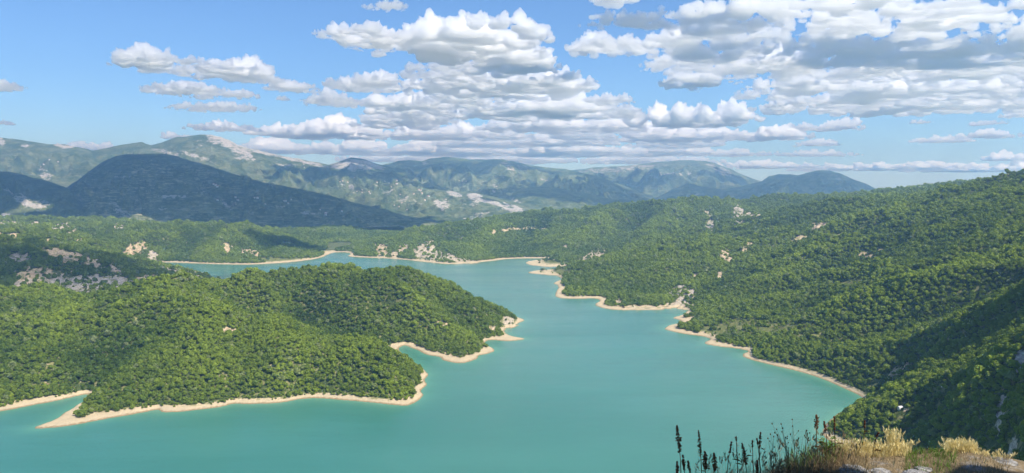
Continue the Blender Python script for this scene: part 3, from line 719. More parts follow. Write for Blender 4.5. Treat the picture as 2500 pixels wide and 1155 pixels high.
def build_village():
    deps = bpy.context.evaluated_depsgraph_get()
    trees = [BVHTree.FromObject(o, deps) for o in COL.objects if o.name.split('.')[0] == 'mountain']
    me = boxes_mesh('house', [(-7, 7, -5, 5, -5, 6)])
    me.materials.append(WALL); me.materials.append(ROOF_RED)
    g = gable('r', 14, 10, 6.02, 3.2, 0.8)
    bm = bmesh.new(); bm.from_mesh(me); k = len(bm.faces); bm.from_mesh(g); bm.faces.ensure_lookup_table()
    for f in bm.faces[k:]:
        f.material_index = 1
    bm.to_mesh(me); bm.free()
    spots = [(955, 450, 30, 8, 7), (895, 468, 26, 8, 5), (1015, 470, 40, 10, 8), (845, 440, 25, 6, 4), (1050, 487, 30, 9, 5), (970, 500, 30, 8, 4), (600, 490, 60, 18, 6), (690, 490, 30, 6, 4), (520, 452, 30, 8, 3), (120, 400, 40, 10, 4), (1120, 440, 30, 10, 3), (800, 520, 60, 12, 4), (760, 405, 30, 8, 2)]
    first = True
    for (u, v, a, b, n) in spots:
        for _ in range(n):
            dx, dy, dz = ray(u + rng.normal(0, a * 0.6), v + rng.normal(0, b * 0.6))
            best = None
            for t in trees:
                hit = t.ray_cast(Vector((0, 0, CAM_H)), Vector((float(dx), float(dy), float(dz))).normalized())
                if hit[0] is not None and (best is None or hit[3] < best[3]):
                    best = hit
            if best is None:
                continue
            o = bpy.data.objects.new('house', me)
            COL.objects.link(o)
            o.location = best[0]
            o.rotation_euler = (0, 0, rng.uniform(-0.6, 0.6))
            o.scale = (rng.uniform(0.7, 1.2),) * 3
            tag(o, 'tiny pale village house with red roof scattered over the far mountain slopes', 'house', 'village houses on the far slopes')
build_village()

def build_pylons():
    st = plain('galvanised_steel', (0.42, 0.43, 0.44), 0.5)
    for (u, v, H, lab) in [(1085, 588, 24, 'thin steel pylon on the wooded rise above the pale shore cliffs'), (1248, 606, 22, 'thin steel pylon among trees near the far shore inlet')]:
        x, y, z = ground_hit(u, v, 2700)
        p = tag(empty('pylon', (x, y, z), 0.4), lab, 'pylon')
        V, Fc = [], []
        def bar(a, b, r):
            a, b = np.array(a, float), np.array(b, float)
            d = (b - a) / np.linalg.norm(b - a); s = np.cross(d, (0.3, 0.8, 0.5)); s /= np.linalg.norm(s); t = np.cross(d, s)
            n = len(V)
            for q in (a, b):
                V.extend([tuple(q + r * (math.cos(k * 2.094) * s + math.sin(k * 2.094) * t)) for k in range(3)])
            Fc.extend([(n + k, n + (k + 1) % 3, n + 3 + (k + 1) % 3, n + 3 + k) for k in range(3)])
        for sx in (-1, 1):
            for sy in (-1, 1):
                bar((2.2 * sx, 2.2 * sy, -1), (0.4 * sx, 0.4 * sy, H), 0.14)
        for k in range(6):
            w0, w1 = 2.2 - 1.8 * k / 6, 2.2 - 1.8 * (k + 1) / 6
            for sx, sy in ((1, 1), (1, -1), (-1, -1), (-1, 1)):
                bar((w0 * sx, w0 * sy, H * k / 6), (w1 * -sy, w1 * sx, H * (k + 1) / 6), 0.08)
        link('tower', mesh_from('tower', V, Fc, False), st, p)
        V, Fc = [], []
        for h in (H * 0.72, H * 0.84, H * 0.95):
            bar((-3.6, 0, h), (3.6, 0, h), 0.12); bar((-3.6, 0, h), (0, 0, h + 1.2), 0.08); bar((3.6, 0, h), (0, 0, h + 1.2), 0.08)
        link('cross_arm', mesh_from('cross_arm', V, Fc, False), st, p)
build_pylons()
# ------------------------------------------------------------------ woodland
def leaf_material():
    m = NT('tree_leaves')
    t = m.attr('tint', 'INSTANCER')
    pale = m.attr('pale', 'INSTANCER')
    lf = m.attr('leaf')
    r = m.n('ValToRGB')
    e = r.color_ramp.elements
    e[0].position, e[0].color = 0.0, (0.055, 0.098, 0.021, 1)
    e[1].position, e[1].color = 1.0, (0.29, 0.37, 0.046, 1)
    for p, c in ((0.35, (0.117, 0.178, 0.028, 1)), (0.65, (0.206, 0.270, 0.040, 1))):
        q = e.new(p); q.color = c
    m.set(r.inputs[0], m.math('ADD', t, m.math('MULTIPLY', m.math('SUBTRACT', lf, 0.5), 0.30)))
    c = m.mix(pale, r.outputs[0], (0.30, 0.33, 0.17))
    d = m.n('BsdfDiffuse'); m.set(d.inputs[0], c)
    tr = m.n('BsdfTranslucent'); m.set(tr.inputs[0], m.mix(0.5, c, (0.2, 0.30, 0.03)))
    mx = m.n('MixShader'); mx.inputs[0].default_value = 0.38
    m.t.links.new(d.outputs[0], mx.inputs[1]); m.t.links.new(tr.outputs[0], mx.inputs[2])
    m.t.links.new(mx.outputs[0], m.out.inputs[0])
    return m.mat
LEAF_MAT = leaf_material()
def bark_material():
    m = NT('bark')
    n = m.noise(m.pos((3, 3, 0.6)), 2.0, 4, 0.6)
    m.principled(m.mix(n, (0.06, 0.045, 0.03), (0.16, 0.13, 0.10)), 0.95, 0.1, m.bump(n, 0.5, 0.1))
    return m.mat
BARK = bark_material()

def crown_mesh(name, seed, lobes, leaves, size, core=1):
    """uneven crown about 1 across in radius, its foot at z = 0: lobes of loose leaf sprays round a darker heart"""
    r = np.random.default_rng(seed)
    V, Fc, L, n0 = [], [], [], 0
    cs = []
    for k in range(lobes):
        if lobes == 1:
            c, rad = np.array([0, 0, 0.85]), 0.95
        else:
            a = 2 * math.pi * k / lobes + r.uniform(-0.4, 0.4)
            d = r.uniform(0.25, 0.5) if k < lobes - 1 else 0.08
            rad = r.uniform(0.42, 0.62)
            c = np.array([d * math.cos(a), d * math.sin(a), r.uniform(0.55, 0.95) if k < lobes - 1 else 1.15])
        cs.append((c, rad))
        v, f = ICO1 if core == 1 else ICO2
        w = 0.80 * rad * (1 + 0.18 * noise3(v * 1.7 + seed + k * 3, seed))[:, None] * v * np.array([1, 1, 0.9]) + c
        V.append(w); Fc.append(f + n0); L.append(np.full(len(v), 0.42)); n0 += len(v)
    tot = sum(q[1] ** 2 for q in cs)
    for c, rad in cs:
        for j in range(int(leaves * rad * rad / tot)):
            d = r.normal(size=3); d /= np.linalg.norm(d)
            if d[2] < -0.55:
                d[2] = -d[2]
            p = c + d * rad * r.uniform(0.78, 1.08) * np.array([1, 1, 0.95])
            nrm = d + r.normal(size=3) * 0.55; nrm /= np.linalg.norm(nrm)
            t1 = np.cross(nrm, r.normal(size=3)); t1 /= np.linalg.norm(t1)
            t2 = np.cross(nrm, t1)
            s = size * r.uniform(0.6, 1.35)
            pts = [p + s * (math.cos(a + q) * t1 + math.sin(a + q) * t2 * 0.8) + nrm * r.uniform(-0.15, 0.15) * s for a, q in zip((0, 1.7, 3.3, 4.9), r.uniform(-0.3, 0.3, 4))]
            V.append(np.array(pts)); Fc.append(np.array([[n0, n0 + 1, n0 + 2], [n0, n0 + 2, n0 + 3]])); n0 += 4
            L.append(np.full(4, np.clip(r.normal(0.5, 0.25), 0, 1)))
    me = mesh_from(name, np.concatenate(V), np.concatenate(Fc), False)
    attr(me, 'leaf', np.concatenate(L))
    me.materials.append(LEAF_MAT)
    return me

def trunk_mesh(seed):
    r = np.random.default_rng(seed)
    bm = bmesh.new()
    def limb(a, b, ra, rb, n=6):
        a, b = Vector(a), Vector(b)
        q = (b - a).to_track_quat('Z', 'Y')
        ring = []
        for p, rr in ((a, ra), (b, rb)):
            ring.append([bm.verts.new(p + q @ Vector((rr * math.cos(2 * math.pi * i / n), rr * math.sin(2 * math.pi * i / n), 0))) for i in range(n)])
        for i in range(n):
            bm.faces.new((ring[0][i], ring[0][(i + 1) % n], ring[1][(i + 1) % n], ring[1][i]))
    k = Vector((r.uniform(-.06, .06), r.uniform(-.06, .06), 0.5))
    limb((0, 0, -0.25), k, 0.085, 0.06)
    limb(k, (k.x * 1.6, k.y * 1.6, 1.05), 0.06, 0.025)
    for i in range(4):
        a = i * 1.6 + r.uniform(-.4, .4)
        limb((k.x, k.y, 0.35 + 0.1 * i), (k.x + 0.45 * math.cos(a), k.y + 0.45 * math.sin(a), 0.75 + 0.12 * i), 0.035, 0.012, 5)
    me = bpy.data.meshes.new('trunk')
    bm.to_mesh(me); bm.free()
    me.materials.append(BARK)
    return me

def tree_sites():
    P = []
    r0 = 430.0
    while r0 < 5100:
        s = 4.35 * max(1.0, (r0 / 950.0)) ** 0.45
        n = int(math.radians(86) * r0 / s)
        th = np.radians(-42) + (np.arange(n) + rng.uniform(-0.5, 0.5, n)) * (s / r0)
        rr = r0 + rng.uniform(-0.5, 0.5, n) * s
        P.append(np.c_[rr * np.sin(th), rr * np.cos(th), np.full(n, s)])
        r0 += s * 0.98
    return np.concatenate(P)

def build_forest():
    P = tree_sites()
    x, y, s = P.T
    b = broad_height(x, y)
    ok = b > -3
    x, y, s = x[ok], y[ok], s[ok]
    sd = shore_distance(x, y)
    ok = sd > 4
    x, y, s, sd = x[ok], y[ok], s[ok], sd[ok]
    z = terrain_height(x, y, sd)
    bare, tone = patch_mask(BARE, x, y, z, True)
    mead, _ = patch_mask(MEADOW, x, y, z)
    bare2, _ = patch_mask(BARE, x, y, z + s * 0.9)
    bare = np.maximum(bare, bare2 * 0.8)
    R = rng.uniform(size=len(x))
    edge = (7.5 + 6.0 * noise2(x / 55, y / 55, 12))
    stray = rng.uniform(size=len(x)) < 0.02
    cove = (y < 900) & (x > 0)
    ok = ((sd > np.where(cove, 2.0, edge)) | (stray & (sd > 6))) & (z > np.where(cove, 0.5, 2.2)) & ((bare < 0.35 + 0.25 * R) | (rng.uniform(size=len(x)) < 0.10)) & (R > mead * 0.86)
    thin = fbm2(x / 90, y / 90, 3, 33)
    ok &= ~((thin < -0.36) & (R < 0.6))
    for (qx, qy, qr) in CLEAR:
        ok &= np.hypot(x - qx, y - qy) > qr
    flat_spit = (mead > 0.3) & (R < 0.97) & (y > 2000)
    ok &= ~flat_spit
    x, y, z, s, sd, bare, mead = x[ok], y[ok], z[ok], s[ok], sd[ok], bare[ok], mead[ok]
    n = len(x)
    big = np.clip(rng.lognormal(-0.03, 0.32, n), 0.5, 2.0)
    patch = fbm2(x / 130, y / 130, 4, 81)
    patch2 = fbm2(x / 420, y / 420, 3, 82)
    size = s * 0.72 * big * (1 + 0.25 * patch) * (1 - 0.35 * np.clip(mead, 0, 1)) * np.clip(0.55 + sd / 60, 0.6, 1)
    right = smooth(0.0, 0.25, x / y)
    tint = 0.46 + 0.40 * patch + 0.30 * patch2 + rng.normal(0, 0.10, n) - 0.05 * (big - 1) + 0.06 * (1 - right) + 0.13 * right + 0.08 * mead
    tint += 0.30 * gullies(x, y) + 0.013 * spur_lines(x, y) + 0.05  # paler dry spurs, darker gullies; relief shading is partly put into the tint
    pale = np.where(rng.uniform(size=n) < 0.05 + 0.16 * smooth(0.05, 0.5, fbm2(x / 160, y / 160, 3, 83)), rng.uniform(0.15, 0.7, n), 0.0)
    tall = rng.uniform(0.75, 1.1, n)
    # the trees that show largest, one by one
    u, v = project(x, y, z)
    seen = (u > -20) & (u < 2520) & (v < 1175)
    show = np.where(seen, size / np.hypot(x, y), 0)
    show = show * np.where((u > 2330) & (v > 880), 0.55, 1.0)
    order = np.argsort(-show)
    near = order[:300]
    kinds = [crown_mesh('crown', 900 + k, 6, 420, 0.17, 2) for k in range(6)]
    trunks = [trunk_mesh(50 + k) for k in range(3)]
    for q, i in enumerate(near):
        t = empty('tree', (x[i], y[i], z[i] - 0.2), rng.uniform(0, 6.28))
        S = size[i] * 0.92
        t.scale = (S, S, S * tall[i])
        tag(t, 'broad-leaved tree of the dense wood on the near slope above the sandy cove', 'tree', 'broad-leaved trees of the near slope')
        c = link('crown', kinds[q % 6], None, t)
        c.location = (0, 0, 0.28)
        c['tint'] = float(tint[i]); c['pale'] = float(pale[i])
        link('trunk', trunks[q % 3], None, t)
    rest = np.setdiff1d(np.arange(n), near)
    src = bpy.data.collections.new('crown_kinds')
    for k in range(7):
        o = bpy.data.objects.new('crown_kind_%d' % k, crown_mesh('crown_kind', 300 + k, 3 if k < 5 else 1, 120, 0.27, 1))
        src.objects.link(o)
    me = bpy.data.meshes.new('forest')
    me.vertices.add(len(rest))
    me.vertices.foreach_set('co', np.c_[x, y, z + size * 0.02][rest].astype(np.float32).ravel())
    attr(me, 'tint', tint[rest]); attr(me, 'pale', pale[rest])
    a = me.attributes.new('kind', 'INT', 'POINT'); a.data.foreach_set('value', rng.integers(0, 7, len(rest)).astype(np.int32))
    a = me.attributes.new('turn', 'FLOAT_VECTOR', 'POINT')
    a.data.foreach_set('vector', np.c_[rng.normal(0, 0.12, len(rest)), rng.normal(0, 0.12, len(rest)), rng.uniform(0, 6.28, len(rest))].astype(np.float32).ravel())
    a = me.attributes.new('size', 'FLOAT_VECTOR', 'POINT')
    a.data.foreach_set('vector', np.c_[size, size, size * tall][rest].astype(np.float32).ravel())
    o = link('forest', me, None, kind='stuff')
    ng = bpy.data.node_groups.new('forest', 'GeometryNodeTree')
    ng.interface.new_socket('Geometry', in_out='INPUT', socket_type='NodeSocketGeometry')
    ng.interface.new_socket('Geometry', in_out='OUTPUT', socket_type='NodeSocketGeometry')
    N = ng.nodes.new
    gi, go = N('NodeGroupInput'), N('NodeGroupOutput')
    ip, ci = N('GeometryNodeInstanceOnPoints'), N('GeometryNodeCollectionInfo')
    ci.inputs['Collection'].default_value = src
    ci.inputs['Separate Children'].default_value = True
    ci.inputs['Reset Children'].default_value = True
    ip.inputs['Pick Instance'].default_value = True
    def named(nm, ty):
        q = N('GeometryNodeInputNamedAttribute'); q.data_type = ty; q.inputs['Name'].default_value = nm
        return q.outputs['Attribute']
    ng.links.new(gi.outputs[0], ip.inputs['Points'])
    ng.links.new(ci.outputs[0], ip.inputs['Instance'])
    ng.links.new(named('kind', 'INT'), ip.inputs['Instance Index'])
    rt = N('FunctionNodeEulerToRotation')
    ng.links.new(named('turn', 'FLOAT_VECTOR'), rt.inputs[0])
    ng.links.new(rt.outputs[0], ip.inputs['Rotation'])
    ng.links.new(named('size', 'FLOAT_VECTOR'), ip.inputs['Scale'])
    ng.links.new(ip.outputs[0], go.inputs[0])
    o.modifiers.new('forest', 'NODES').node_group = ng
    print('trees', n)
build_forest()
# ------------------------------------------------------------------ the viewpoint's rocky edge
EDGE_Y = 4.35
_e = np.array([(900, 1420), (1300, 1300), (1500, 1245), (1650, 1212), (1750, 1192), (1830, 1172), (1900, 1152), (1960, 1132), (2050, 1118), (2130, 1120), (2220, 1120), (2300, 1110), (2360, 1106), (2420, 1116), (2500, 1136), (2600, 1160), (2800, 1200)], float)
_ex, _, _ez = place(_e[:, 0], _e[:, 1], EDGE_Y)
def knoll_height(x, y):
    zE = np.interp(x, _ex, _ez)
    t = np.clip((EDGE_Y - y) / 3.8, 0, 1)
    z = zE + (298.36 - zE) * smooth(0, 1, t)
    d = np.maximum(y - EDGE_Y, 0)
    z = z - 0.5 * d - 0.55 * d * np.clip(d, 0, 3)
    z = z - 0.9 * np.clip(-x - 1.2, 0, 20) - 0.2 * np.clip(x - 5.5, 0, 20) ** 1.5
    q = np.hypot((x - 3.1) / 1.1, (y - 2.2) / 0.85)  # unseen rock shoulder, added to shade the near ground
    z = z + 3.3 * (1 - smooth(0.45, 1.05, q + 0.18 * noise2(x * 1.3, y * 1.3, 3)))
    q3 = np.hypot((x - 4.7) / 1.4, (y - 2.2) / 0.9)  # second unseen shoulder, added to carry that shade farther right
    z = z + 3.1 * (1 - smooth(0.45, 1.05, q3 + 0.18 * noise2(x * 1.3, y * 1.3, 4)))
    q2 = np.hypot((x - 0.5) / 4.5, (y + 6) / 2.5)
    z = z + 4.0 * (1 - smooth(0.4, 1.1, q2))
    return z + 0.035 * fbm2(x * 2.2, y * 2.2, 4, 21) + 0.02 * ridged2(x * 5, y * 5, 3, 22)
def knoll_material():
    m = NT('viewpoint_ground')
    P = m.pos()
    n = m.noise(P, 3.0, 6, 0.65)
    f = m.noise(P, 22.0, 4, 0.7)
    soil = m.mix(f, (0.10, 0.075, 0.04), (0.27, 0.21, 0.13))
    rock = m.mix(m.step(f, 0.3, 0.7), (0.15, 0.14, 0.13), (0.34, 0.32, 0.29))
    c = m.mix(m.step(n, 0.55, 0.68), soil, rock)
    m.principled(c, 0.95, 0.1, m.bump(m.math('ADD', f, n), 0.8, 0.03))
    return m.mat
def build_knoll():
    gx = np.concatenate([np.linspace(-14, -2, 14)[:-1], np.linspace(-2, 5.5, 190)[:-1], np.linspace(5.5, 16, 14)])
    gy = np.concatenate([np.linspace(-14, -1, 16)[:-1], np.linspace(-1, 3.4, 50)[:-1], np.linspace(3.4, 5.4, 70)[:-1], np.linspace(5.4, 13, 20)])
    X, Y = np.meshgrid(gx, gy)
    i = np.arange(X.size).reshape(X.shape)
    f = np.stack([i[:-1, :-1], i[:-1, 1:], i[1:, 1:], i[1:, :-1]], -1).reshape(-1, 4)
    link('knoll', mesh_from('knoll', np.c_[X.ravel(), Y.ravel(), knoll_height(X.ravel(), Y.ravel())], f), knoll_material(), kind='structure')
build_knoll()

class Geo:
    def __init__(self):
        self.v, self.f, self.n = [], [], 0
    def add(self, v, f):
        self.v.append(np.asarray(v, float)); self.f.append(np.asarray(f, int) + self.n); self.n += len(v)
    def tube(self, pts, r0, r1, n=5):
        pts = np.asarray(pts, float); m = len(pts); V = []
        for k in range(m):
            d = pts[min(k + 1, m - 1)] - pts[max(k - 1, 0)]; d = d / (np.linalg.norm(d) + 1e-9)
            s = np.cross(d, (0.31, 0.87, 0.1)); s /= np.linalg.norm(s); t = np.cross(d, s)
            r = r0 + (r1 - r0) * k / (m - 1)
            V += [pts[k] + r * (math.cos(2 * math.pi * j / n) * s + math.sin(2 * math.pi * j / n) * t) for j in range(n)]
        self.add(V, [(a * n + j, a * n + (j + 1) % n, (a + 1) * n + (j + 1) % n, (a + 1) * n + j) for a in range(m - 1) for j in range(n)])
    def blob(self, c, r, sq=(1, 1, 1), seed=0):
        v, f = ICO0
        self.add(v * r * np.array(sq) * (1 + 0.12 * np.sin(np.arange(len(v)) * 2.3 + seed))[:, None] + c, np.c_[f, f[:, 2]])
    def leaf(self, a, b, w, bend=0.15):
        a, b = np.asarray(a, float), np.asarray(b, float)
        d = b - a; s = np.cross(d, (0.2, 0.3, 1.0)); s = s / (np.linalg.norm(s) + 1e-9) * w
        m = (a + b) / 2 + np.array([0, 0, bend * np.linalg.norm(d)])
        self.add([a, m - s, b, m + s], [(0, 1, 2, 3)])
    def mesh(self, name, shade=False):
        return mesh_from(name, np.concatenate(self.v), np.concatenate(self.f), shade)
ICO0 = ico(1)
def veg(name, a, b, scale=40.0, trans=0.2):
    m = NT(name)
    n = m.noise(m.pos(), scale, 3, 0.6)
    c = m.mix(m.step(n, 0.3, 0.7), a, b)
    d = m.n('BsdfDiffuse'); m.set(d.inputs[0], c)
    t = m.n('BsdfTranslucent'); m.set(t.inputs[0], c)
    x = m.n('MixShader'); x.inputs[0].default_value = trans
    m.t.links.new(d.outputs[0], x.inputs[1]); m.t.links.new(t.outputs[0], x.inputs[2]); m.t.links.new(x.outputs[0], m.out.inputs[0])
    return m.mat
SEED_BROWN, STEM_DARK = veg('ripe_seed', (0.06, 0.032, 0.02), (0.19, 0.09, 0.05), 120), veg('dry_stem', (0.06, 0.05, 0.025), (0.14, 0.10, 0.05), 60)
SEED_ORANGE, STRAW, HAY = veg('orange_seed', (0.35, 0.16, 0.06), (0.55, 0.30, 0.14), 90), veg('straw', (0.70, 0.58, 0.25), (0.88, 0.78, 0.44), 30, 0.35), veg('old_hay', (0.26, 0.20, 0.11), (0.44, 0.34, 0.19), 14, 0.3)
GREEN, GREY_GREEN, TWIG = veg('weed_leaf', (0.10, 0.19, 0.035), (0.20, 0.30, 0.07), 30, 0.35), veg('grey_green_stem', (0.12, 0.14, 0.09), (0.24, 0.25, 0.16), 40), veg('brown_twig', (0.12, 0.085, 0.05), (0.30, 0.21, 0.12), 12, 0.15)

def px(u, v, Y):
    return np.array([float(c) for c in place(u, v, Y)])
def ground_at(x, y):
    return float(knoll_height(np.array([x]), np.array([y]))[0])
def stalk_path(u_top, v_top, u_bot, Y, lean=0.02, n=7):
    top = px(u_top, v_top, Y)
    bot = px(u_bot, 1155, Y)
    bot[2] = ground_at(bot[0], bot[1]) - 0.02
    t = np.linspace(0, 1, n)[:, None]
    w = np.sin(np.linspace(0, math.pi, n))[:, None] * np.array([rng.uniform(-1, 1) * lean, rng.uniform(-1, 1) * lean, 0])
    return bot + (top - bot) * t + w
def dock(label, u_top, v_top, u_bot, Y, v_head, width, leaves=0, dense=1.0, mat=None, group='dark seed stalks at the viewpoint edge'):
    """a dry stalk with a head of round seeds in rings"""
    pts = stalk_path(u_top, v_top, u_bot, Y)
    o = tag(empty('seed_stalk', pts[0]), label, 'plant', group)
    g = Geo(); g.tube(pts - pts[0], 0.0036, 0.0016)
    link('stem', g.mesh('stem'), STEM_DARK, o)
    top, L = pts[-1], (v_head - v_top) / F * Y
    d = pts[-1] - pts[-2]; d /= np.linalg.norm(d)
    g = Geo(); W = width / F * Y / 2
    k = 0; s = 0.0
    while s < L:
        f = s / L
        w = W * (0.45 + 0.75 * math.sin(min(1, f * 1.15) * math.pi * 0.75)) * rng.uniform(0.7, 1.15)
        for j in range(int(3 + 2 * dense)):
            a = rng.uniform(0, 2 * math.pi)
            r = rng.uniform(0.0028, 0.0062)
            if rng.uniform() < 0.86:
                g.blob(top - pts[0] - d * s + np.array([math.cos(a) * (w - r) * rng.uniform(0.3, 1), math.sin(a) * (w - r) * rng.uniform(0.3, 1), rng.uniform(-.004, .004)]), r, (1, 1, 0.9), k)
            k += 1
        s += rng.uniform(0.0045, 0.0085) * (1.5 if rng.uniform() < 0.16 else 1) / dense
    link('seed_head', g.mesh('seed_head'), mat or SEED_BROWN, o)
    if leaves:
        g = Geo()
        for j in range(leaves):
            q = pts[0] + (pts[-1] - pts[0]) * rng.uniform(0.15, 0.75)
            a = rng.uniform(0, 6.28); l = rng.uniform(0.03, 0.08)
            g.leaf(q - pts[0], q - pts[0] + np.array([math.cos(a) * l, math.sin(a) * l, rng.uniform(-0.3, 0.5) * l]), l * 0.18)
        link('leaf', g.mesh('leaf'), STEM_DARK, o)
    return o
dock('tallest dark seed stalk at the left end of the viewpoint weeds', 1653, 1040, 1660, 4.05, 1106, 15, 3, 1.2)
dock('second tall seed stalk, with loose rings of round seeds, right of the tallest', 1705, 1053, 1712, 4.05, 1118, 12, 2, 0.8)
dock('short stout seed stalk just right of the second tall stalk', 1721, 1103, 1732, 4.1, 1150, 16, 6, 1.3)
dock('short thick seed stalk with ragged leaves at its right side', 1743, 1107, 1746, 4.0, 1152, 14, 6, 1.3)
dock('low seed stalk half hidden at the foot of the tallest stalk', 1667, 1113, 1666, 4.1, 1150, 12, 4, 1.2)
dock('lowest seed stalk left of the tallest stalk', 1653, 1127, 1656, 4.0, 1160, 11, 4, 1.2)
dock('stubby seed stalk beside the low stalk at the tallest one', 1680, 1126, 1682, 4.1, 1156, 11, 3, 1.1)
dock('thin seed stalk leaning right in the gap of open water', 1786, 1079, 1779, 4.1, 1108, 8, 1, 0.8)
dock('thin stalk with a hooked bare tip in the gap of open water', 1797, 1068, 1803, 4.1, 1078, 5, 2, 0.5)
dock('narrow brown seed stalk with a hanging side spray', 1812, 1084, 1818, 4.05, 1136, 11, 4, 1.0)
dock('slim stalk with a small seed knob above the brown grass', 1837, 1076, 1848, 4.15, 1092, 7, 2, 0.9)
dock('seed stalk with a split two-part head above the brown grass', 1857, 1057, 1866, 4.15, 1098, 9, 2, 0.8)
dock('slim seed stalk close left of the split-headed stalk', 1848, 1071, 1858, 4.12, 1086, 8, 1, 0.9)
dock('short reddish brown seed head low in the grass', 1849, 1126, 1850, 4.0, 1160, 10, 3, 1.2)
dock('thick bent seed stalk with a bushy head before the wooded headland', 1993, 1014, 2000, 4.3, 1046, 13, 2, 1.2)
dock('drooping seed stalk touching the bushy headed one', 2012, 1030, 2009, 4.3, 1052, 9, 2, 1.0)
dock('straight dark seed stalk rising across the headland trees', 2037, 1018, 2042, 4.3, 1052, 6, 2, 0.9)
dock('dark seed stalk bent at its tip right of the straight one', 2111, 1030, 2096, 4.35, 1046, 8, 1, 1.0)
dock('dark stalk with a thin tip leaning over the pale grass', 2144, 1058, 2128, 4.35, 1072, 6, 1, 0.8)
dock('sunlit orange seed spike standing in the pale grass', 2167, 1074, 2170, 4.6, 1104, 8, 1, 1.0, SEED_ORANGE)
dock('small orange seed spike left of the tall pale ears', 2141, 1085, 2144, 4.6, 1102, 6, 1, 1.0, SEED_ORANGE)

def knapweed(label, tips, u_bot, v_fork, Y):
    pts0 = stalk_path(u_bot, v_fork, u_bot, Y, 0.01)
    o = tag(empty('budded_weed', pts0[0]), label, 'plant', 'thin branching weeds at the viewpoint edge')
    g, b = Geo(), Geo()
    g.tube(pts0 - pts0[0], 0.0018, 0.0013, 4)
    for (u, v) in tips:
        t = px(u, v, Y + rng.uniform(-.05, .05))
        s = pts0[-1] + (pts0[0] - pts0[-1]) * rng.uniform(0, 0.35)
        m = (s + t) / 2 + np.array([rng.uniform(-.01, .01), 0, -0.012])
        q = np.array([s, (s + m) / 2, m, (m + t) / 2, t]) - pts0[0]
        g.tube(q, 0.0012, 0.0007, 4)
        b.blob(t - pts0[0], 0.0048, (0.8, 0.8, 1.35), u)
        if rng.uniform() < 0.6:
            e = q[2] + np.array([rng.uniform(-.03, .03), 0, 0.035]); g.tube([q[2], e], 0.0009, 0.0006, 4); b.blob(e, 0.0038, (0.8, 0.8, 1.4), v)
        l = q[1] + np.array([rng.uniform(-.03, .03), rng.uniform(-.02, .02), 0.01]); b.leaf(q[1], l, 0.002)
    link('stem', g.mesh('stem'), GREY_GREEN, o)
    link('bud', b.mesh('bud'), STEM_DARK, o)
knapweed('leaning branched weed with small buds over the open water', [(1885, 1034), (1896, 1048), (1892, 1056), (1898, 1062)], 1925, 1092, 4.2)
knapweed('branched weed with a cluster of buds, middle of the thin weeds', [(1907, 1035), (1911, 1045), (1909, 1054), (1918, 1068)], 1920, 1090, 4.22)
knapweed('tallest thin weed with a single high bud', [(1934, 1024), (1935, 1040), (1930, 1060), (1950, 1070)], 1940, 1085, 4.24)
knapweed('thin forked weed left of the bushy headed stalk', [(1970, 1051), (1977, 1057), (1964, 1063), (1990, 1072)], 1982, 1095, 4.25)
knapweed('low budded weed between the split-headed stalk and the leaning weed', [(1881, 1060), (1875, 1070), (1889, 1066)], 1884, 1100, 4.18)

def blades(name, n, region, h, mat, wid=0.0022, ear=0.0, curl=0.35, lean=(0.0, 0.0), y=(4.1, 4.5)):
    g = Geo()
    for _ in range(n):
        u, = rng.uniform(region[0], region[1], 1)
        Y = rng.uniform(*y)
        x = (u - U0) / F * Y
        z = ground_at(x, Y)
        L = h * rng.uniform(0.45, 1.15)
        a = rng.uniform(0, 6.28); c = curl * rng.uniform(0.2, 1) * L
        dx, dy = math.cos(a) * c + lean[0] * L, math.sin(a) * c + lean[1] * L
        t = np.array([0, 0.4, 0.75, 1.0])
        P = np.stack([x + dx * t ** 1.8, Y + dy * t ** 1.8, z - 0.01 + L * (t - 0.12 * t ** 3)], 1)
        s = np.array([math.sin(a + 1.2), math.cos(a + 1.2), 0]) * wid * rng.uniform(0.6, 1.3)
        w = np.array([1.0, 0.85, 0.55, 0.12])[:, None]
        g.add(np.concatenate([P - s * w, P + s * w]), [(k, k + 1, k + 5, k + 4) for k in range(3)])
        if ear and rng.uniform() < ear:
            d = P[3] - P[2]; d /= np.linalg.norm(d)
            for q in range(7):
                b = P[3] + d * (q - 2) * 0.006
                r = np.array([rng.normal() * .35, rng.normal() * .35, 0.9]); r /= np.linalg.norm(r)
                g.leaf(b, b + r * 0.024, 0.0032, 0)
    return link(name, g.mesh(name), mat, kind='stuff')
blades('dry_grass', 420, (2062, 2150), 0.085, STRAW, 0.0022, 0.5, 0.4, y=(4.32, 4.62))
blades('dry_grass', 420, (2120, 2245), 0.09, STRAW, 0.0022, 0.6, 0.4, y=(4.32, 4.70))
blades('dry_grass', 90, (2190, 2215), 0.16, STRAW, 0.0024, 0.95, 0.2, y=(4.36, 4.5))
blades('dry_grass', 520, (2335, 2415), 0.065, STRAW, 0.0024, 0.6, 0.45, (-0.15, 0), y=(4.3, 4.6))
blades('dry_grass', 240, (2400, 2500), 0.035, STRAW, 0.0022, 0.2, 0.6, y=(4.3, 4.55))
blades('old_grass', 1500, (1840, 2140), 0.085, HAY, 0.0017, 0.0, 0.9, y=(3.95, 4.4))
blades('old_grass', 450, (1900, 2080), 0.11, TWIG, 0.0014, 0.1, 0.7, y=(4.0, 4.4))
blades('old_grass', 1500, (2120, 2500), 0.05, HAY, 0.0017, 0.0, 0.8, y=(3.9, 4.42))
blades('old_grass', 600, (1860, 2110), 0.09, TWIG, 0.0014, 0.05, 0.8, y=(3.95, 4.4))
blades('green_grass', 420, (2100, 2480), 0.045, GREY_GREEN, 0.0018, 0.0, 0.7, y=(3.9, 4.35))
blades('green_grass', 330, (1930, 2080), 0.14, GREEN, 0.0022, 0.0, 0.5, y=(4.25, 4.5))
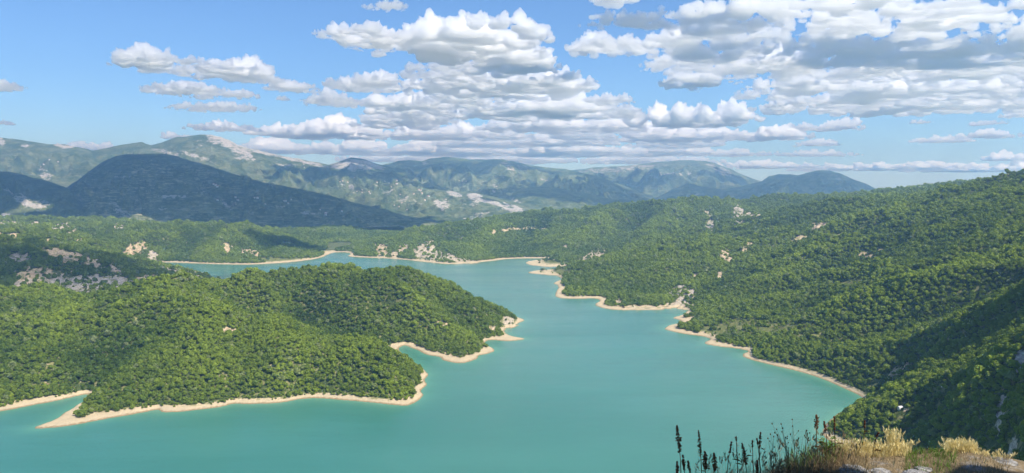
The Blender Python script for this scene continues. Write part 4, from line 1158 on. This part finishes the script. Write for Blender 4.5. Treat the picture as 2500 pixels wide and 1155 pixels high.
blades('green_grass', 520, (2235, 2360), 0.06, GREEN, 0.0020, 0.0, 0.6, y=(4.05, 4.4))
blades('green_grass', 260, (1760, 2000), 0.17, GREY_GREEN, 0.0014, 0.0, 0.4, y=(4.0, 4.3))
blades('undergrowth', 420, (1655, 1860), 0.13, TWIG, 0.0018, 0.15, 0.6, y=(3.95, 4.2))
blades('undergrowth', 260, (1680, 2040), 0.26, GREY_GREEN, 0.0010, 0.3, 0.35, y=(4.0, 4.3))
blades('undergrowth', 200, (1660, 2120), 0.20, HAY, 0.0011, 0.35, 0.5, y=(4.0, 4.4))

def weed(label, u, v_top, Y, spread, leaves, mat):
    x, _, _ = px(u, v_top, Y); z = ground_at(x, Y); H = px(u, v_top, Y)[2] - z
    o = tag(empty('leafy_weed', (x, Y, z)), label, 'plant', 'leafy green weeds at the viewpoint edge')
    g, s = Geo(), Geo()
    for k in range(7):
        a = rng.uniform(0, 6.28); e = np.array([math.cos(a) * spread * rng.uniform(.3, 1), math.sin(a) * spread * 0.6, H * rng.uniform(0.6, 1)])
        s.tube([(0, 0, -0.02), e * np.array([.35, .35, .5]), e], 0.0018, 0.0008, 4)
        for j in range(leaves):
            q = e * np.array([.35, .35, .5]) + (e - e * np.array([.35, .35, .5])) * rng.uniform(0, 1)
            b = rng.uniform(0, 6.28); l = rng.uniform(0.012, 0.032)
            g.leaf(q, q + np.array([math.cos(b) * l, math.sin(b) * l, rng.uniform(-.4, .6) * l]), l * 0.24)
    link('stem', s.mesh('stem'), GREY_GREEN, o); link('leaf', g.mesh('leaf'), mat, o)
weed('bright leafy weed below the bushy headed stalk', 2020, 1062, 4.4, 0.07, 26, GREEN)
weed('leafy weed with narrow leaves in front of the headland shore', 2048, 1078, 4.45, 0.06, 22, GREEN)
weed('low green weed between the two clumps of pale grass', 2290, 1100, 4.4, 0.05, 20, GREEN)

def rock_material():
    m = NT('limestone')
    n = m.noise(m.pos((1, 1, 2.4)), 14.0, 6, 0.7, 0.5)
    f = m.noise(m.pos(), 70.0, 4, 0.65)
    c = m.mix(m.step(n, 0.35, 0.65), (0.10, 0.095, 0.09), (0.36, 0.35, 0.33))
    c = m.mix(m.math('MULTIPLY', m.step(f, 0.5, 0.75), 0.6), c, (0.46, 0.45, 0.43))
    m.principled(c, 0.92, 0.15, m.bump(m.math('ADD', n, m.math('MULTIPLY', f, 0.5)), 0.9, 0.02))
    return m.mat
LIME = rock_material()
def rock(label, u, v, w, h, Y, seed):
    c = px(u, v, Y)
    a = w / F * Y / 2; b = h / F * Y
    v0, f0 = ICO4
    n = noise3(v0 * 1.6 + seed * 3.1, seed) * 0.30 + np.abs(noise3(v0 * 4.2 + seed, seed + 4)) * 0.22 - noise3(v0 * 9 + seed, seed + 8) * 0.08
    q = v0 * (1 + n)[:, None] * np.array([a, a * 0.8, b])
    me = mesh_from('rock', q, f0)
    o = link('rock', me, LIME)
    z = ground_at(c[0], Y)
    o.location = (c[0], Y, max(c[2] - b * 0.8, z - b * 0.35))
    tag(o, label, 'rock', 'limestone rocks at the viewpoint edge')
ICO4 = ico(4)
rock('pale grey cracked rock at the bottom edge below the brown grass', 2085, 1142, 64, 9, 4.1, 1)
rock('jagged grey rock at the bottom edge, right of the cracked pale one', 2150, 1148, 50, 7, 4.08, 2)
rock('whitish flat rock between the pale grass clumps', 2252, 1142, 40, 5, 4.14, 3)
rock('low brownish grey rock at the bottom edge under the whitish flat one', 2240, 1153, 60, 7, 4.02, 4)
rock('flat rock slab at the right-hand end of the viewpoint edge', 2440, 1136, 80, 6, 4.3, 5)
rock('small sunlit stone at the right-hand end behind the slab', 2482, 1132, 28, 6, 4.4, 6)
# ------------------------------------------------------------------ clouds
def cloud_material(density):
    m = NT('cloud_vapour')
    v = m.n('VolumePrincipled')
    v.inputs['Color'].default_value = (1, 1, 1, 1)
    v.inputs['Density'].default_value = density
    v.inputs['Anisotropy'].default_value = 0.65
    m.t.links.new(v.outputs[0], m.out.inputs[1])
    return m.mat
VEIL_MAT, SHADE_MAT, CLOUD_MAT, BANK_MAT = cloud_material(0.009), cloud_material(0.05), cloud_material(0.042), cloud_material(0.028)

def remeshed(verts, faces, voxel):
    me = mesh_from('puffs', verts, faces)
    o = bpy.data.objects.new('puffs', me)
    COL.objects.link(o)
    md = o.modifiers.new('remesh', 'REMESH')
    md.mode = 'VOXEL'
    md.voxel_size = voxel
    dg = bpy.context.evaluated_depsgraph_get()
    ev = o.evaluated_get(dg)
    m2 = bpy.data.meshes.new_from_object(ev)
    bpy.data.objects.remove(o)
    bpy.data.meshes.remove(me)
    n = len(m2.vertices)
    co = np.empty(n * 3, np.float32); m2.vertices.foreach_get('co', co)
    no = np.empty(n * 3, np.float32); m2.vertices.foreach_get('normal', no)
    k = np.empty(len(m2.polygons), np.int32); m2.polygons.foreach_get('loop_total', k)
    li = np.empty(len(m2.loops), np.int32); m2.loops.foreach_get('vertex_index', li)
    bpy.data.meshes.remove(m2)
    return co.reshape(-1, 3).astype(float), no.reshape(-1, 3).astype(float), li.reshape(-1, int(k[0]))

def cloud_mesh(boxes, base, seed, detail=1.0, full=False):
    """a heap of vapour: boxes = [(x, y, half width, half depth, height)], flat underside at z = base"""
    r = np.random.default_rng(seed)
    V, Fc, n0 = [], [], 0
    hmin = min(b[4] for b in boxes)
    for (cx, cyy, a, b, h) in boxes:
        area = a * b
        rad = h * 0.42
        n = int(np.clip(2.6 * area / (rad * rad), 7, 150))
        if full:
            n *= 2
        for i in range(n):
            t = r.uniform(0, 2 * math.pi); q = math.sqrt(r.uniform(0, 1))
            lump = 0.55 + 0.45 * fbm2(np.array([(cx + a * q * math.cos(t)) / (2.2 * h)]), np.array([(cyy + b * q * math.sin(t)) / (2.2 * h)]), 2, seed)[0] * 2
            if full:
                lump = 0.8
            hh = h * (1 - 0.75 * q ** 2.2) * np.clip(lump, 0.25, 1.1)
            rr = rad * (1 - 0.55 * q * q) * r.uniform(0.55, 1.05)
            rr = min(rr, max(hh * 0.75, rad * 0.22))
            zc = base + max(rr * 0.35, r.uniform(0.25, 1.0) * (hh - rr))
            c = np.array([cx + a * q * math.cos(t), cyy + b * q * math.sin(t), zc])
            V.append(ICO2[0] * rr * np.array([1.15, 1.15, 0.9]) + c)
            Fc.append(ICO2[1] + n0)
            n0 += len(ICO2[0])
    V = np.concatenate(V); Fc = np.concatenate(Fc)
    low = V[:, 2] < base
    V[low, 2] = base + (V[low, 2] - base) * 0.18
    area = sum(b[2] * b[3] for b in boxes) * 3.1
    vox = max(hmin / 50.0, math.sqrt(area / 42000.0)) / detail
    co, no, fa = remeshed(V, Fc, vox)
    L = hmin * 0.8
    d = np.zeros(len(co))
    amp = 0.21 * hmin
    up = np.clip(no[:, 2] * 0.6 + 0.75, 0.3, 1.0)
    for o in range(7):
        if L < vox * 1.5:
            break
        d += amp * (np.abs(noise3(co / L, seed + o * 5)) * 1.9 - 0.55)
        L *= 0.5; amp *= 0.70
    co = co + no * (d * up)[:, None]
    return mesh_from('cloud', co, fa)

CLOUD_BASE = 1700.0
def cloud_box(u0, u1, vt, vb, base=CLOUD_BASE, depth=1.0, split=0.3):
    split = 0.30 - 0.15 * float(smooth(250, 330, vb))
    vc = vb - split * (vb - vt)
    _, dy, dz = ray((u0 + u1) / 2, vc)
    Y = (base - CAM_H) / (dz / dy)
    x0 = (u0 - U0) / F * Y; x1 = (u1 - U0) / F * Y
    a = (x1 - x0) / 2 * 1.12
    b = min(split * (vb - vt) * Y * Y / (F * (base - CAM_H)), 1.3 * a) * depth
    h = (vc - vt) / F * Y
    h = min(h * 1.25, 1.3 * a)
    return ((x0 + x1) / 2, Y, a, b, h)

CLOUDS = [
    # label, list of photo boxes
    ('long white cumulus cloud with a sloping flat base above the pale rocky peak', [(315, 560, 112, 195), (480, 692, 128, 210)]),
    ('bumpy two-tier cumulus cloud hanging just under the long sloping cloud', [(372, 560, 192, 244), (560, 632, 212, 248), (430, 632, 244, 276)]),
    ('small cumulus puff between the long sloping cloud and the great bank', [(665, 782, 183, 236)]),
    ('little round cloud scrap under the small cumulus puff', [(682, 716, 229, 251)]),
    ('thin ragged cloud strip trailing left of the great bank', [(748, 905, 224, 264)]),
    ('bright cumulus cut by the left edge of the sky', [(-60, 40, 176, 235), (20, 72, 196, 220)]),
    ('small wisp of cloud at the left edge just over the ridge', [(-20, 34, 288, 306)]),
    ('large bright cumulus with a ragged left end high in the middle of the sky', [(785, 1010, 40, 130), (930, 1220, 25, 170), (1080, 1345, 5, 150), (1120, 1370, 90, 195)]),
    ('small cloud scraps at the top of the sky above the large bright cumulus', [(898, 1000, -4, 30)]),
    ('oval cumulus lying under the ragged left end of the large bright cumulus', [(810, 1005, 163, 234)]),
    ('wide heap of cumulus in the middle of the sky beside the blue gap', [(985, 1290, 165, 250), (1220, 1450, 150, 240), (890, 1100, 205, 290), (1100, 1430, 215, 300)]),
    ('single cumulus tower standing in the blue gap', [(1425, 1540, 206, 268)]),
    ('long flat cloud bank above the middle of the far range', [(455, 640, 281, 322), (620, 800, 288, 338), (700, 950, 272, 345)]),
    ('low bright cloud peeping over the saddle left of the pale rocky peak', [(165, 276, 334, 368)]),
    ('small cloud touching the left shoulder of the pale rocky peak', [(404, 484, 319, 342)]),
    ('grey bottomed cumulus over the wooded skyline right of the blue gap', [(1560, 1760, 232, 315), (1640, 1842, 225, 318)]),
    ('bright cauliflower topped cumulus before the grey overcast', [(1622, 1790, 152, 228)]),
    ('long slanting cloud streak under the grey overcast', [(1800, 1960, 297, 347), (1930, 2090, 280, 322)]),
    ('small round cloud alone under the slanting streak', [(1940, 2038, 329, 360)]),
    ('thin flat cloud streak low above the right hillside', [(2224, 2360, 326, 350), (2330, 2478, 309, 340)]),
    ('small cloud above the thin flat streak over the right hillside', [(2372, 2438, 283, 308)]),
    ('small cloud scrap left of the little cloud over the right hillside', [(2218, 2262, 288, 304)]),
    ('cloud cut by the right edge of the sky above the hillside', [(2445, 2560, 262, 290)]),
]
BANKS = [  # the great grey overcast and the low rows behind it, row by row
    [(1420, 1690, 8, 78), (1660, 1950, -30, 70), (1900, 2240, -40, 64), (2200, 2480, -50, 74), (2440, 2720, -40, 80)],
    [(1395, 1560, 70, 148), (1520, 1800, 62, 150), (1760, 2060, 56, 138), (2020, 2360, 62, 152), (2320, 2680, 56, 146)],
    [(1560, 1800, 118, 184), (1750, 2020, 112, 204), (1990, 2290, 122, 206), (2250, 2520, 112, 214), (2480, 2760, 120, 210)],
    [(1800, 2060, 166, 250), (1980, 2280, 158, 268), (2240, 2500, 165, 262), (2460, 2760, 160, 256)],
    [(1850, 2120, 210, 284), (2060, 2380, 205, 290), (2340, 2640, 215, 280), (1440, 1560, -60, 30), (1700, 2600, -170, -60)],
    [(1640, 1900, 20, 108), (1860, 2160, 14, 104), (2120, 2420, 10, 108), (2380, 2700, 16, 112), (1620, 1880, 96, 170), (1840, 2140, 90, 176), (2110, 2400, 92, 180), (2370, 2700, 90, 178)],
    [(1000, 1260, 128, 214), (1160, 1420, 150, 262), (1010, 1240, 196, 276), (1230, 1450, 190, 300), (940, 1120, 240, 308)],
    [(1290, 1560, 262, 330), (1480, 1810, 285, 352), (1180, 1420, 262, 326), (1000, 1300, 290, 346), (880, 1080, 250, 318), (1330, 1560, 228, 296)],
    [(1060, 1300, 318, 364), (1240, 1500, 310, 362), (1540, 1760, 320, 364), (1120, 1320, 232, 288), (1350, 1500, 300, 345), (1640, 1830, 300, 345), (930, 1130, 300, 345)],
    [(580, 800, 334, 378), (760, 1010, 330, 382), (960, 1260, 330, 386), (1240, 1520, 326, 388), (1480, 1720, 332, 386), (1690, 1890, 360, 384), (1900, 2085, 362, 384)],
    [(1120, 1400, 366, 402), (840, 1100, 366, 398), (1400, 1700, 368, 402)],
    [(1700, 2000, 388, 414), (1950, 2300, 386, 420), (2250, 2560, 384, 424), (2400, 2520, 370, 396), (1500, 1760, 378, 402)],
]
SHADE = [  # clouds high overhead, outside the picture; the shade they cast lies on the ground points given: (x, y, half width, half depth), ground height, cloud base
    ('great cumulus high over the lake that shades the broad dark mountain', 2500, 350, [(-3900, 5000, 850, 760), (-3000, 5300, 950, 1080), (-2150, 5180, 900, 1060), (-1700, 4800, 420, 420), (-1350, 4900, 800, 780), (-650, 4720, 560, 460), (-1150, 4280, 450, 230), (-720, 4380, 350, 220)]),
    ('little cumulus high over the lake that shades the end of the wooded shore hill', 2300, 60, [(-1000, 3240, 190, 150)]),
    ('thin cumulus high over the near hill that half shades the rocky bluff', 2000, 80, [(-1550, 1900, 430, 400), (-1180, 1920, 430, 400), (-860, 2030, 340, 330), (-600, 2150, 240, 200)]),
    ('high cumulus that shades the blue mountain at the far end of the range', 2700, 250, [(3300, 9000, 900, 900), (4300, 9000, 900, 900), (2500, 8600, 700, 700)]),
    ('high cumulus that shades the low dark ridge below the far range', 2700, 200, [(250, 7500, 650, 420), (900, 7500, 560, 420), (1300, 8800, 420, 600)]),
    ('highest cumulus that shades the middle of the far range', 3200, 500, [(-500, 10000, 700, 500), (200, 10100, 600, 500), (1900, 11500, 700, 500)]),
]
def build_clouds():
    for i, (lab, base, gz, boxes) in enumerate(SHADE):
        k = (base - gz) / SUN_DIR[2]
        me = cloud_mesh([(x + SUN_DIR[0] * k, y + SUN_DIR[1] * k, a * 1.05, b * 1.05, min(a, b) * 0.7) for x, y, a, b in boxes], base, 50 + i * 7, 0.7, True)
        tag(link('cloud', me, VEIL_MAT if base == 2000 else SHADE_MAT), lab, 'cloud', 'cumulus clouds over the lake and ranges')
    for i, (lab, px) in enumerate(CLOUDS):
        me = cloud_mesh([cloud_box(*p) for p in px], CLOUD_BASE, 100 + i * 7)
        tag(link('cloud', me, CLOUD_MAT), lab, 'cloud', 'cumulus clouds over the lake and ranges')
    for i, px in enumerate(BANKS):
        me = cloud_mesh([cloud_box(*p) for p in px], CLOUD_BASE, 400 + i * 13, 1.25)
        link('clouds', me, BANK_MAT, kind='stuff')
build_clouds()
# ------------------------------------------------------------------ haze
def build_haze():
    x0, x1, y0, y1, z0, z1 = -14500, 14500, -700, 17500, -21, 1150
    v = [(x, y, z) for z in (z0, z1) for y in (y0, y1) for x in (x0, x1)]
    f = [(0, 2, 3, 1), (4, 5, 7, 6), (0, 1, 5, 4), (1, 3, 7, 5), (3, 2, 6, 7), (2, 0, 4, 6)]
    m = NT('haze_air')
    p = m.n('VolumePrincipled')
    p.inputs['Color'].default_value = (0.33, 0.61, 1.0, 1)
    p.inputs['Density'].default_value = 8.2e-5
    p.inputs['Absorption Color'].default_value = (0.5, 0.5, 0.5, 1)
    p.inputs['Anisotropy'].default_value = 0.3
    m.t.links.new(p.outputs[0], m.out.inputs[1])
    link('haze', mesh_from('haze', v, f, False), m.mat, kind='stuff')
build_haze()
